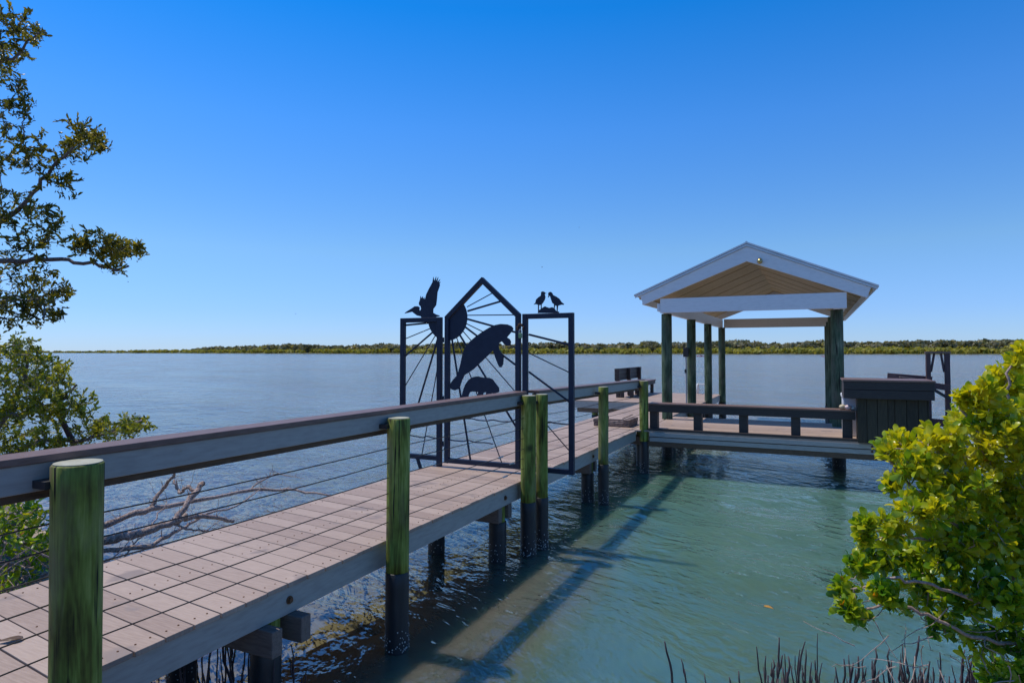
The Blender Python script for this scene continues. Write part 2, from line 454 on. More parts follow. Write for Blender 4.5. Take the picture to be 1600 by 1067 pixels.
def water_material():
    m, n, l = newmat("water")
    out = n.new("ShaderNodeOutputMaterial")
    at = n.new("ShaderNodeAttribute"); at.attribute_name = "depth"
    am = n.new("ShaderNodeAttribute"); am.attribute_name = "chop"
    # waves: height in metres
    v1 = mapped(n, l, (1, 1, 1), (0, 0, R(28)))
    st = n.new("ShaderNodeMapping"); st.inputs["Scale"].default_value = (0.45, 1.0, 1.0); l.new(v1, st.inputs[0])
    wob = n.new("ShaderNodeTexNoise"); wob.inputs["Scale"].default_value = 0.9; wob.inputs["Detail"].default_value = 1
    l.new(v1, wob.inputs["Vector"])
    ad = n.new("ShaderNodeVectorMath"); ad.operation = 'MULTIPLY_ADD'
    ad.inputs[1].default_value = (0.5, 0.5, 0.5)
    l.new(wob.outputs["Color"], ad.inputs[0]); l.new(st.outputs[0], ad.inputs[2])
    vv = ad.outputs[0]
    h1 = noise(n, l, vv, 5.6, 3, 0.5)
    h2 = noise(n, l, vv, 1.7, 2, 0.5)
    h3 = noise(n, l, vv, 0.35, 2, 0.5)
    h0 = noise(n, l, vv, 16.0, 2, 0.5)
    gust = ramp(n, l, noise(n, l, st.outputs[0], 0.13, 3, 0.6), [(0.32, (0.45,) * 3), (0.68, (1.45,) * 3)])
    h = mth(n, l, 'ADD', mth(n, l, 'ADD', mth(n, l, 'MULTIPLY', h0, 0.018), mth(n, l, 'MULTIPLY', h1, 0.042)), mth(n, l, 'ADD', mth(n, l, 'MULTIPLY', h2, 0.07), mth(n, l, 'MULTIPLY', h3, 0.16)))
    h = mth(n, l, 'MULTIPLY', mth(n, l, 'MULTIPLY', h, am.outputs["Fac"]), gust)
    bp = n.new("ShaderNodeBump"); bp.inputs["Strength"].default_value = 1.0; bp.inputs["Distance"].default_value = 1.0
    l.new(h, bp.inputs["Height"])
    # body: turbid green water over sand; light that enters spreads before it leaves again
    big = noise(n, l, mapped(n, l), 0.55, 4, 0.6)
    turb = ramp(n, l, mth(n, l, 'MULTIPLY', at.outputs["Fac"], 0.25), [(0.0, (0.36, 0.27, 0.16)), (0.056, (0.26, 0.22, 0.125)), (0.14, (0.14, 0.225, 0.155)), (0.28, (0.105, 0.235, 0.175)), (0.55, (0.105, 0.215, 0.17)), (1.0, (0.13, 0.16, 0.14))])
    si = n.new("ShaderNodeAttribute"); si.attribute_name = "silt"
    turb = mixc(n, l, si.outputs["Fac"], turb, (0.27, 0.262, 0.222))
    turb = mixc(n, l, ramp(n, l, big, [(0.35, (0, 0, 0)), (0.7, (0.55,) * 3)]), turb, mixc(n, l, 1.0, turb, (1.45, 1.25, 1.1), 'MULTIPLY'))
    df = n.new("ShaderNodeSubsurfaceScattering"); df.falloff = 'BURLEY'
    l.new(turb, df.inputs["Color"]); df.inputs["Scale"].default_value = 0.28
    df.inputs["Radius"].default_value = (0.6, 1.0, 0.9)
    tr = n.new("ShaderNodeBsdfTransparent")
    tcol = mixc(n, l, mth(n, l, 'MULTIPLY', at.outputs["Fac"], 1.2, True), (0.99, 0.97, 0.92), (0.40, 0.70, 0.60))
    l.new(tcol, tr.inputs["Color"])
    clar = mth(n, l, 'POWER', 2.718, mth(n, l, 'MULTIPLY', at.outputs["Fac"], -0.95))
    body = n.new("ShaderNodeMixShader"); l.new(clar, body.inputs[0]); l.new(df.outputs[0], body.inputs[1]); l.new(tr.outputs[0], body.inputs[2])
    gl = n.new("ShaderNodeBsdfGlossy"); rgh = mth(n, l, 'ADD', 0.03, mth(n, l, 'MULTIPLY', am.outputs["Fac"], 0.05))
    l.new(rgh, gl.inputs["Roughness"])
    l.new(bp.outputs[0], gl.inputs["Normal"])
    fr = n.new("ShaderNodeFresnel"); fr.inputs["IOR"].default_value = 2.25
    l.new(bp.outputs[0], fr.inputs["Normal"])
    mx = n.new("ShaderNodeMixShader"); l.new(fr.outputs[0], mx.inputs[0]); l.new(body.outputs[0], mx.inputs[1]); l.new(gl.outputs[0], mx.inputs[2])
    l.new(mx.outputs[0], out.inputs[0])
    return m
def silt(X, Y):
    s = lambda t: np.clip(t, 0, 1) ** 2 * (3 - 2 * np.clip(t, 0, 1))
    return np.maximum(np.maximum(s((-2.95 - X) / 1.3), s((Y - 11.5) / 5.0)), 0.6 * s((-1.55 - X) / 0.6) * s((8.5 - Y) / 4.0))
def chop(X, Y):
    d = Y - shore_y(X)
    return np.interp(d, [-5, 0, 1, 3, 8, 20, 60, 200], [0.35, 0.5, 0.85, 1.0, 1.05, 1.1, 1.3, 1.5])
sheet("water", water_material(), lambda X, Y: X * 0.0, 0.4, {"depth": lambda X, Y: np.maximum(0.0, -bedz(X, Y)), "chop": chop, "silt": silt})

# ------------------------------------------------------------------ far shore
CF = np.array([-math.sin(R(25.5)), math.cos(R(25.5))])
CR = np.array([math.cos(R(25.5)), math.sin(R(25.5))])
US = [-900, -300, 100, 200, 300, 450, 650, 1000, 1600, 2000, 2600]
KS = [1500, 1250, 1050, 930, 820, 660, 570, 505, 462, 450, 450]
def far_xy(u, extra):
    k = np.interp(u, US, KS) + extra
    return CF * k + CR * (k * (u - 800) / 990.0)

def far_bank():
    mb = MB()
    us = np.linspace(-900, 2600, 141)
    rows = [(-6, -0.5), (0, 0.25), (10, 0.6), (60, 1.2), (400, 1.5), (900, -1.0)]
    vs = [tuple(far_xy(u, e)) + (zz,) for e, zz in rows for u in us]
    nu = len(us)
    fs = [(r * nu + i, r * nu + i + 1, (r + 1) * nu + i + 1, (r + 1) * nu + i) for r in range(len(rows) - 1) for i in range(nu - 1)]
    mb.add(vs, fs)
    return structure(mb.build("far_shore", pmat("far_bank", [(0.3, (0.07, 0.075, 0.03)), (0.7, (0.12, 0.12, 0.05))], (1, 1, 1), 0.05, 0.9, 0.0)))
far_bank()

def clump_cloud(name, m, crowns, rng, quad, per, label, cat):
    """many crowns, each a cloud of leaf-clump faces"""
    C, Q, S, RN = [], [], [], []
    for (x, y, z, rx, rz, tone) in crowns:
        n = per
        d = rng.normal(size=(n, 3)); d /= np.linalg.norm(d, axis=1)[:, None]
        d[:, 2] = np.where(d[:, 2] < -0.3, -d[:, 2], d[:, 2])
        rr = rng.uniform(0.55, 1.08, n)[:, None]
        C.append(np.array([x, y, z]) + d * rr * np.array([rx, rx, rz]))
        nn = d + rng.normal(size=(n, 3)) * 0.5
        Q.append(nn / np.linalg.norm(nn, axis=1)[:, None])
        S.append(rng.uniform(0.6, 1.3, n) * quad * rx / 4.0)
        RN.append(np.clip(tone + rng.normal(size=n) * 0.13, 0, 1))
    C, Q, S, RN = np.concatenate(C), np.concatenate(Q), np.concatenate(S), np.concatenate(RN)
    t = np.cross(Q, rng.normal(size=Q.shape)); t /= np.linalg.norm(t, axis=1)[:, None]
    b = np.cross(Q, t)
    s = S[:, None]
    vs = np.stack([C - t * s, C - b * s * 0.7, C + t * s, C + b * s * 0.7], 1).reshape(-1, 3)
    N = len(C)
    me = bpy.data.meshes.new(name)
    me.from_pydata(vs.tolist(), [], np.arange(4 * N).reshape(N, 4).tolist())
    at = me.attributes.new("rnd", 'FLOAT', 'FACE')
    at.data.foreach_set("value", RN.astype(np.float32))
    me.materials.append(m)
    o = bpy.data.objects.new(name, me)
    COL.objects.link(o)
    return tag(o, label, cat, None, "stuff")

rng = np.random.default_rng(11)
cr = []
for i in range(950):
    u = rng.uniform(-500, 2300)
    e = rng.uniform(2, 45)
    x, y = far_xy(u, e)
    hgt = np.interp(u, [-300, 140, 200, 330, 650, 1100, 2000], [2.6, 2.6, 4.6, 5.0, 5.2, 5.4, 6.0]) * rng.uniform(0.75, 1.12) * (0.72 + 0.28 * e / 45)
    cr.append((x, y, 0.4 + hgt * 0.35, rng.uniform(3, 5.5), hgt * 0.65, rng.uniform(0.2, 0.8)))
clump_cloud("far_mangrove_belt", M['leaf_belt'], cr, rng, 1.3, 44, "low yellow green mangrove belt along the waterline of the far shore", "mangroves")
cr = []
for i in range(1500):
    u = rng.uniform(300, 2300) if i < 1350 else rng.uniform(-300, 330)
    e = rng.uniform(40, 190)
    x, y = far_xy(u, e)
    k = np.interp(u, US, KS) + e
    top = np.interp(u, [-300, 150, 250, 309, 325, 400, 640, 900, 1100, 1600, 2300], [3.4, 3.6, 5.0, 6.0, 8.6, 9.6, 10.2, 10.6, 10.8, 12.0, 12.4])
    top = top * (0.80 + 0.25 * min(1, e / 150)) * rng.uniform(0.72, 1.12) + 0.9 * math.sin(u * 0.045) + 0.6 * math.sin(u * 0.017 + 1) 
    rz = rng.uniform(2.4, 3.8) if top > 6 else top * 0.45
    cr.append((x, y, top - rz, rng.uniform(3.2, 6.0), rz, rng.uniform(0.0, 0.95)))
    if top > 6 and rng.uniform() < 0.8:
        cr.append((x, y, max(1.5, top - 3.2 * rz * 0.8), rng.uniform(3.5, 6.0), rz, rng.uniform(0.0, 0.5)))
clump_cloud("far_forest", M['leaf_far'], cr, rng, 1.35, 46, "grey green coastal forest rising behind the far mangroves", "forest")

def far_palm(u, e, h, r, label):
    x, y = far_xy(u, e)
    t = thing("far_palm", (x, y, 1.0), label, "tree", "lone trees on the far left shore")
    MB().tube([(x, y, 0.5), (x + 0.4, y, h * 0.6), (x + 0.5, y, h)], [0.28, 0.22, 0.2], 6).build("trunk", M['bark'], t)
    rg = np.random.default_rng(int(u))
    mb = MB()
    rn = []
    for k in range(70):
        a, b = rg.uniform(0, 6.28), rg.normal() * 0.5 + 0.1
        d = Vector((math.cos(a) * math.cos(b), math.sin(a) * math.cos(b), math.sin(b)))
        c = Vector((x + 0.5, y, h)) + d * r * rg.uniform(0.3, 1.0)
        sd = d.cross(Vector((0, 0, 1))).normalized() * 0.35
        mb.add([c - sd, c + d * r * 0.35 - Vector((0, 0, 0.3)), c + sd, c - d * r * 0.3], [(0, 1, 2, 3)])
        rn.append(rg.uniform(0.0, 0.6))
    mb.build("crown", M['leaf_far'], t, rnd=rn)
for u, e, h, r, lb in [(383, 40, 9.2, 1.9, "short round-headed tree, leftmost of the lone trees on the far left shore"),
                       (397, 55, 9.8, 2.1, "tall round-headed tree second from left on the far left shore"),
                       (421, 50, 9.2, 3.0, "broad flat-topped tree in the middle of the lone trees on the far left shore"),
                       (441, 52, 9.6, 2.6, "bushy tree fourth from left among the lone trees on the far left shore"),
                       (497, 45, 9.0, 2.0, "small lone tree standing just left of the far forest edge")]:
    far_palm(u, e, h, r, lb)

# ------------------------------------------------------------------ timber parts
def round_post(x, y, r, z0, z1, name, parent, m, seed, seg=28, lean=(0, 0), wob=0.035):
    rg = random.Random(seed)
    ph = [rg.uniform(0, 6.28) for _ in range(4)]
    nz = max(6, int((z1 - z0) / 0.10))
    zs = [z0 + (z1 - z0) * i / nz for i in range(nz)] + [z1 - r * 0.06, z1]
    vs = []
    for z in zs:
        cx, cy = x + lean[0] * (z - z0), y + lean[1] * (z - z0)
        for k in range(seg):
            a = 2 * math.pi * k / seg
            q = r * (1 + wob * (0.5 * math.sin(2 * a + ph[0] + z * 0.8) + 0.35 * math.sin(5 * a + ph[1] + 1.3 * math.sin(z * 2 + ph[2])) + 0.3 * math.sin(z * 3.1 + ph[3])))
            if z == z1: q *= 0.95
            vs.append((cx + q * math.cos(a), cy + q * math.sin(a), z))
    n = len(zs)
    fs = [(i * seg + k, i * seg + (k + 1) % seg, (i + 1) * seg + (k + 1) % seg, (i + 1) * seg + k) for i in range(n - 1) for k in range(seg)]
    mb = MB().add(vs, fs + [tuple((n - 1) * seg + k for k in range(seg)), tuple(range(seg - 1, -1, -1))])
    return mb.build(name, m, parent, smooth=True)

def barnacles(x, y, r, parent, seed, n=90, zt=0.12):
    rg = random.Random(seed)
    mb = MB()
    for _ in range(n):
        a, z = rg.uniform(0, 6.28), abs(rg.gauss(0, 1)) * zt * 0.7 + 0.01
        q = rg.uniform(0.0025, 0.0065)
        mb.ball((x + r * math.cos(a), y + r * math.sin(a), z), (q, q, q * 1.2), 5, 3)
    o = mb.build("barnacles", M['barn'], parent)
    o["kind"] = "stuff"
    return o

def flat_shade_top(o):
    me = o.data
    for p in me.polygons:
        if abs(p.normal.z) > 0.9: p.use_smooth = False

def wet_post(x, y, r, ztop, parent, seed, name="post", mk='post', wrap=0.55, lean=(0, 0), barn=60):
    p = round_post(x, y, r, wrap - 0.02, ztop, name, parent, M[mk], seed, lean=lean)
    flat_shade_top(p)
    cap = MB().tube([(x + lean[0] * (ztop - wrap), y + lean[1] * (ztop - wrap), ztop + 0.001), (x + lean[0] * (ztop - wrap), y + lean[1] * (ztop - wrap), ztop + 0.004)], r * 0.93, 24)
    cap.build("end_grain", M['posttop'], p)
    w = round_post(x, y, r * 1.05, -1.6, wrap, "piling_wrap", p, M['wrap'], seed + 5)
    flat_shade_top(w)
    if barn: barnacles(x, y, r * 1.05, p, seed + 9, barn + 40)
    return p

def boards(mb, x0, x1, y0, y1, z1, w, gap, th, skew, rg, screws=None):
    """deck boards laid across; skew = shift of y per metre of x"""
    y = y0
    while y < y1 - 0.02:
        ye = min(y + w, y1)
        dz = rg.uniform(-0.0015, 0.0015)
        e0, e1 = rg.uniform(-0.006, 0.006), rg.uniform(-0.006, 0.006)
        a, b = x0 + e0, x1 + e1
        f = lambda x, yy: yy + skew * (x - (x0 + x1) / 2)
        vs = []
        for zt in (z1 - th, z1 + dz):
            vs += [(a, f(a, y), zt), (b, f(b, y), zt), (b, f(b, ye), zt), (a, f(a, ye), zt)]
        mb.add(vs, [(3, 2, 1, 0), (4, 5, 6, 7), (0, 1, 5, 4), (1, 2, 6, 5), (2, 3, 7, 6), (3, 0, 4, 7)])
        if screws is not None and y < 9:
            for xs in (x0 + 0.09, x0 + 0.65, x1 - 0.07):
                for q in (0.25, 0.75):
                    xx = xs + rg.uniform(-.006, .006); yy = f(xx, y + (ye - y) * q + rg.uniform(-.006, .006))
                    screws.tube([(xx, yy, z1 - 0.002), (xx, yy, z1 + 0.0022)], 0.0048, 7)
        y = ye + gap
    return mb

def bolt(x, y, z, d, parent, r=0.016):
    """rusty bolt head with its washer on a side board; d is the outward direction"""
    d = Vector(d)
    c = Vector((x, y, z))
    return MB().tube([c, c + d * 0.005], r * 1.5, 14).tube([c + d * 0.0052, c + d * 0.017], r, 6).build("bolt", M['rust'], parent)

rg = random.Random(3)
DZ = 0.75
# ------------------------------------------------------------------ main boardwalk
bw = thing("boardwalk", (-3.46, -1.5, DZ), "long straight boardwalk of pinkish grey planks with white side boards leading from the shore", "boardwalk")
scr = MB()
dk = boards(MB(), -4.12, -2.785, -1.6, 10.86, DZ, 0.1465, 0.0085, 0.026, -0.115, rg, scr).build("decking", M['deck'], bw, bevel=0.003)
scr.build("screw_heads", M['rust'], dk)["kind"] = "stuff"
boards(MB(), -4.12, -2.72, 10.867, 16.76, DZ, 0.148, 0.007, 0.026, 0.0, rg).build("decking", M['deck'], bw, bevel=0.003)
MB().box(-2.845, -2.805, -1.6, 10.86, 0.565, 0.722).build("side_board", M['white'], bw, bevel=0.003)
MB().box(-4.10, -4.06, -1.6, 16.76, 0.565, 0.722).build("side_board", M['white'], bw, bevel=0.003)
MB().box(-2.79, -2.75, 13.4, 16.76, 0.565, 0.722).build("side_board", M['white'], bw, bevel=0.003)
MB().box(-4.055, -2.85, -1.6, 16.7, 0.709, 0.7205).build("sun_block_sheet", M['brownwood'], bw)  # added sheet, keeps sun from shining through the plank gaps onto the seabed
MB().box(-3.48, -3.43, -1.6, 16.7, 0.565, 0.7085).build("joist", M['beam'], bw)
for i, yb in enumerate((0.4, 2.76, 5.74, 8.54, 11.6, 14.4)):
    for s in (-1, 1):
        MB().box(-4.28, -2.70 if yb < 4 else -2.81, yb + s * 0.110 - 0.038, yb + s * 0.110 + 0.038, 0.415, 0.562).build("cross_beam", M['beam'], bw, bevel=0.006)
    for j, xp in enumerate((-3.62, -2.90)):
        p = round_post(xp, yb, 0.078, 0.38, 0.70, "piling", bw, M['post'], 60 + i * 2 + j)
        w = round_post(xp, yb, 0.088, -1.6, 0.40, "piling_wrap", p, M['wrap'], 80 + i * 2 + j)
        barnacles(xp, yb, 0.09, p, 30 + i * 2 + j, 40)
for yb in (0.55, 2.84, 5.72, 8.5):
    bolt(-2.804, yb, 0.645, (1, 0, 0), bw)

# ------------------------------------------------------------------ handrails
def rail_section(label, y0, y1, posts, cy0, cy1, z0, z1, seed, fit=()):
    t = thing("handrail", (-2.8, y0, DZ), label, "railing", "cable handrails along the boardwalk")
    def zat(y): return z0 + (z1 - z0) * (y - y0) / (y1 - y0)
    def slab(x0, x1, dz0, dz1):
        mb = MB()
        vs = [(x0, y0, z0 + dz0), (x1, y0, z0 + dz0), (x1, y1, z1 + dz0), (x0, y1, z1 + dz0), (x0, y0, z0 + dz1), (x1, y0, z0 + dz1), (x1, y1, z1 + dz1), (x0, y1, z1 + dz1)]
        return mb.add(vs, [(3, 2, 1, 0), (4, 5, 6, 7), (0, 1, 5, 4), (1, 2, 6, 5), (2, 3, 7, 6), (3, 0, 4, 7)])
    slab(-2.925, -2.765, 0.0, 0.03).build("rail_cap", M['brown'], t, bevel=0.004)
    slab(-2.808, -2.778, -0.112, -0.002).build("rail_board", M['white'], t, bevel=0.003)
    slab(-2.852, -2.811, -0.150, -0.003).build("inner_rail", M['brownwood'], t, bevel=0.004)
    for i, (x, y, r, zt) in enumerate(posts):
        rgl = random.Random(seed + i)
        p = wet_post(x, y, r, zt, t, seed * 10 + i * 3, lean=(rgl.uniform(-.008, .008), rgl.uniform(-.008, .008)))
        MB().box(x - r - 0.02, x - r * 0.3, y - r - 0.025, y, zat(y) - 0.095, zat(y) - 0.065).build("bracket", M['black'], p)
    for k, dz in enumerate((-0.235, -0.338, -0.44, -0.55, -0.648, -0.75)):
        pts = []
        ys = [cy0] + [p[1] for p in posts if cy0 < p[1] < cy1] + [cy1]
        for a, b in zip(ys[:-1], ys[1:]):
            for q in (0, 0.25, 0.5, 0.75):
                y = a + (b - a) * q
                pts.append((-2.72, y, zat(y) + dz - 0.010 * (1 - (2 * q - 1) ** 2)))
        pts.append((-2.72, ys[-1], zat(ys[-1]) + dz))
        c = MB().tube(pts, 0.0034, 6).build("cable", M['cable'], t)
        for (yf, kk) in fit:
            if kk == k:
                z = zat(yf) + dz - 0.008
                MB().tube([(-2.72, yf - 0.05, z), (-2.72, yf - 0.045, z), (-2.72, yf + 0.045, z), (-2.72, yf + 0.05, z)], [0.003, 0.009, 0.009, 0.003], 8).build("turnbuckle", M['zinc'], c)
    return t
rail_section("near stretch of brown capped cable railing ending at the metal gate", -1.5, 6.17,
             [(-2.665, 1.565, 0.091, 1.655), (-2.69, 3.75, 0.080, 1.626), (-2.70, 6.05, 0.077, 1.642)], -1.4, 6.05, 1.668, 1.650, 4, ((5.45, 3), (5.55, 5), (5.7, 4)))
rail_section("far stretch of brown capped cable railing between the metal gate and the dock corner", 6.50, 11.35,
             [(-2.655, 6.31, 0.065, 1.640), (-2.655, 8.5, 0.070, 1.612), (-2.69, 10.98, 0.076, 1.590)], 6.30, 10.98, 1.640, 1.570, 5)

# ------------------------------------------------------------------ gate
G0, G1 = 6.395, 6.45
gy = 6.42
gate = thing("gate", (-3.44, gy, DZ), "dark navy metal gate with cut-out manatees, a sunburst, a pelican and two shore birds", "gate")
W = 0.055
def tubebar(mb, a, b): return mb.bar((a[0], gy, a[1]), (b[0], gy, b[1]), W, W, (0, 1, 0))
mb = MB(); h = W / 2
for a, b in [((-4.538, 0.82), (-4.538, 2.5095)), ((-4.566 + W, 2.482), (-4.013 - h, 2.482)), ((-4.013, 0.752), (-4.013, 2.51)), ((-4.51, 0.847), (-4.04, 0.847))]: tubebar(mb, a, b)
mb.build("side_frame", M['steel'], gate, bevel=0.004)
mb = MB()
for a, b in [((-3.905, 0.80), (-3.905, 2.49)), ((-2.985, 0.80), (-2.985, 2.49)), ((-3.878, 0.83), (-3.012, 0.83))]: tubebar(mb, a, b)
mb.plate([(-3.933, 2.49), (-3.933, 2.515), (-3.438, 2.958), (-2.957, 2.522), (-2.957, 2.49), (-3.012, 2.49), (-3.438, 2.885), (-3.878, 2.49)], gy - h, gy + h)
mb.build("door_frame", M['steel'], gate, bevel=0.004)
mb = MB()
for a, b in [((-2.898, 0.80), (-2.898, 2.52)), ((-2.87, 2.492), (-2.383, 2.492)), ((-2.355, 0.79), (-2.355, 2.52)), ((-2.87, 0.818), (-2.383, 0.818))]: tubebar(mb, a, b)
mb.build("side_frame", M['steel'], gate, bevel=0.004)
for z in (1.02, 1.55, 2.24):
    MB().tube([(-3.96, gy - 0.01, z - 0.03), (-3.96, gy - 0.01, z + 0.03)], 0.014, 10).build("hinge", M['steel'], gate)
P0, P1 = gy - 0.0045, gy + 0.0045
PEL= [(-4.52,2.567),(-4.496,2.586),(-4.404,2.632),(-4.371,2.651),(-4.323,2.65),(-4.297,2.635),(-4.303,2.615),(-4.301,2.597),(-4.288,2.599),(-4.277,2.618),(-4.284,2.647),(-4.304,2.663),(-4.311,2.687),(-4.295,2.723),(-4.285,2.774),(-4.275,2.742),(-4.253,2.768),(-4.254,2.733),(-4.23,2.756),(-4.237,2.725),(-4.217,2.744),(-4.206,2.787),(-4.168,2.853),(-4.117,2.93),(-4.104,2.995),(-4.094,2.941),(-4.065,2.997),(-4.073,2.935),(-4.036,2.99),(-4.053,2.927),(-4.009,2.963),(-4.033,2.92),(-4.004,2.931),(-4.02,2.909),(-4.013,2.894),(-4.024,2.863),(-4.047,2.809),(-4.056,2.714),(-4.065,2.656),(-4.088,2.629),(-4.104,2.613),(-4.106,2.566),(-4.065,2.545),(-4.017,2.531),(-4.016,2.521),(-4.055,2.516),(-4.111,2.499),(-4.148,2.498),(-4.27,2.507),(-4.28,2.526),(-4.337,2.539),(-4.38,2.567),(-4.406,2.586),(-4.462,2.576)]
MAN= [(-3.272,2.404),(-3.199,2.415),(-3.114,2.408),(-3.06,2.386),(-3.04,2.358),(-3.054,2.332),(-3.096,2.289),(-3.12,2.262),(-3.084,2.24),(-3.069,2.208),(-3.084,2.17),(-3.12,2.165),(-3.156,2.187),(-3.186,2.219),(-3.217,2.198),(-3.227,2.165),(-3.217,2.122),(-3.18,2.078),(-3.162,2.035),(-3.168,1.959),(-3.192,1.924),(-3.217,1.928),(-3.235,1.959),(-3.272,2.045),(-3.296,2.116),(-3.345,2.073),(-3.42,2.007),(-3.482,1.957),(-3.539,1.906),(-3.621,1.855),(-3.666,1.832),(-3.704,1.765),(-3.729,1.692),(-3.755,1.663),(-3.801,1.651),(-3.846,1.661),(-3.869,1.689),(-3.866,1.717),(-3.827,1.768),(-3.775,1.82),(-3.749,1.876),(-3.724,1.955),(-3.698,2.066),(-3.666,2.145),(-3.609,2.211),(-3.52,2.277),(-3.433,2.331),(-3.346,2.376)]
CALF= [(-3.725,1.514),(-3.703,1.598),(-3.682,1.665),(-3.659,1.721),(-3.614,1.778),(-3.557,1.81),(-3.494,1.819),(-3.419,1.806),(-3.345,1.805),(-3.302,1.789),(-3.265,1.746),(-3.223,1.698),(-3.216,1.655),(-3.235,1.639),(-3.253,1.643),(-3.241,1.617),(-3.259,1.616),(-3.283,1.626),(-3.308,1.631),(-3.326,1.62),(-3.332,1.587),(-3.4,1.583),(-3.382,1.64),(-3.419,1.633),(-3.431,1.567),(-3.5,1.565),(-3.488,1.637),(-3.557,1.644),(-3.595,1.634),(-3.614,1.6),(-3.614,1.545),(-3.639,1.5),(-3.703,1.492)]
GU1= [(-2.797,2.621),(-2.776,2.64),(-2.767,2.676),(-2.741,2.699),(-2.711,2.717),(-2.707,2.737),(-2.707,2.757),(-2.685,2.764),(-2.664,2.755),(-2.659,2.747),(-2.642,2.741),(-2.659,2.735),(-2.664,2.731),(-2.655,2.699),(-2.664,2.668),(-2.685,2.637),(-2.701,2.618),(-2.701,2.57),(-2.711,2.57),(-2.709,2.614),(-2.733,2.613),(-2.735,2.551),(-2.744,2.552),(-2.744,2.617),(-2.771,2.626)]
GU2= [(-2.621,2.693),(-2.626,2.697),(-2.619,2.714),(-2.624,2.738),(-2.613,2.751),(-2.591,2.754),(-2.574,2.74),(-2.566,2.72),(-2.524,2.698),(-2.491,2.674),(-2.466,2.638),(-2.435,2.615),(-2.445,2.607),(-2.466,2.61),(-2.507,2.6),(-2.514,2.536),(-2.523,2.536),(-2.523,2.596),(-2.543,2.605),(-2.548,2.574),(-2.556,2.574),(-2.554,2.617),(-2.575,2.633),(-2.587,2.665),(-2.6,2.705),(-2.608,2.713)]
ROCK= [(-2.746,2.526),(-2.741,2.555),(-2.711,2.568),(-2.685,2.586),(-2.66,2.598),(-2.638,2.588),(-2.609,2.579),(-2.575,2.586),(-2.55,2.574),(-2.533,2.546),(-2.495,2.533),(-2.499,2.52)]
RAYS=[ ((-3.644,2.622),(-3.301,2.775),0),((-3.636,2.573),(-3.194,2.675),1),((-3.638,2.524),(-3.015,2.514),0),((-3.638,2.48),(-2.984,2.309),1),((-2.856,2.291),(-2.382,2.177),1),((-3.652,2.427),(-2.984,2.128),0),((-2.856,2.086),(-2.383,1.879),0),((-3.672,2.391),(-2.984,1.929),1),((-2.856,1.877),(-2.383,1.564),1),((-3.7,2.342),(-2.984,1.614),0),((-2.801,1.462),(-2.39,1.048),0),((-3.747,2.306),(-2.985,1.223),1),((-2.802,1.014),(-2.662,0.819),1),((-3.79,2.282),(-3.18,0.825),0),((-3.85,2.27),(-3.592,0.834),1),((-4.124,2.449),(-4.502,2.425),1),((-4.112,2.391),(-4.501,2.261),0),((-4.094,2.348),(-4.5,2.054),1),((-4.065,2.31),(-4.503,1.691),0),((-4.041,2.26),(-4.322,1.453),1),((-4.322,1.453),(-4.487,0.99),1),((-4.022,2.023),(-4.265,0.842),0) ]
WAV=[ [(-4.441,1.094),(-4.35,1.084),(-4.245,1.075),(-4.186,1.094),(-4.053,1.077)],[(-3.909,1.08),(-3.809,1.066),(-3.696,1.063),(-3.626,1.08),(-3.516,1.062),(-3.407,1.067),(-3.299,1.059)],[(-3.66,1.327),(-3.571,1.331),(-3.489,1.316),(-3.38,1.316),(-3.3,1.329),(-3.193,1.315),(-3.088,1.32),(-2.997,1.35)],[(-2.743,1.339),(-2.669,1.322),(-2.607,1.338),(-2.534,1.328),(-2.389,1.322)] ]
LT= [(-8.6,3.2,4.0,0.45,20),(-9.2,3.0,3.1,0.45,20),(-9.0,2.9,4.6,0.5,25),(-8.4,3.2,5.3,0.45,20),(-9.7,3.1,2.3,0.4,14),(-9.4,2.7,5.2,0.5,20),(-7.28,3.52,5.39,0.291,40),(-7.84,3.74,5.24,0.277,30),(-6.9,3.33,4.53,0.214,22),(-7.62,3.84,5.58,0.173,14),(-7.39,3.26,5.04,0.376,20),(-7.65,3.27,4.58,0.383,20),(-7.65,3.73,4.37,0.306,30),(-6.95,3.61,4.07,0.223,20),(-7.57,3.47,4.11,0.326,25),(-6.17,3.56,4.1,0.21,32),(-6.75,4.08,4.28,0.121,14),(-6.86,3.81,3.82,0.195,12),(-6.86,3.57,3.82,0.189,10),(-7.06,3.97,4.22,0.135,10),(-6.32,3.79,4.25,0.094,8),(-7.24,3.54,3.5,0.321,40),(-6.6,3.5,3.37,0.213,20),(-7.01,3.61,3.14,0.287,30),(-6.34,3.7,3.17,0.185,22),(-6.21,3.83,3.12,0.218,32),(-6.49,4.24,3.17,0.168,20),(-5.94,3.98,3.12,0.075,8),(-6.38,4,3.03,0.161,14),(-7.85,3.86,2.86,0.348,45),(-7.51,4,2.79,0.277,30),(-7.1,3.93,2.73,0.134,12),(-7.11,3.73,2.52,0.195,18),(-7.08,3.46,2.53,0.25,30),(-6.5,3.6,2.46,0.073,6),(-8.32,3.59,3.62,0.416,25),(-7.78,3.37,2.81,0.389,25)]
LTL=[ [(-10.7,2.8,-0.1),(-10.25,2.92,0.61),(-9.58,3.09,1.74),(-8.37,3.3,2.96),(-7.41,3.52,3.39),(-7.05,3.67,3.77),(-6.78,3.79,4.13),(-6.52,3.91,4.28)],[(-8.37,3.3,2.96),(-7.41,3.53,2.99),(-7,3.72,3.04),(-6.6,3.92,2.98),(-6.33,4.04,2.93),(-6.25,4.08,2.97)],[(-9.58,3.09,1.74),(-8.85,3.15,3.78),(-7.74,3.31,4.74),(-7.27,3.52,5.07),(-7.03,3.63,5.32)],[(-9.58,3.09,1.74),(-8.25,3.37,2.43),(-7.42,3.54,2.61),(-7.07,3.71,2.62)] ]
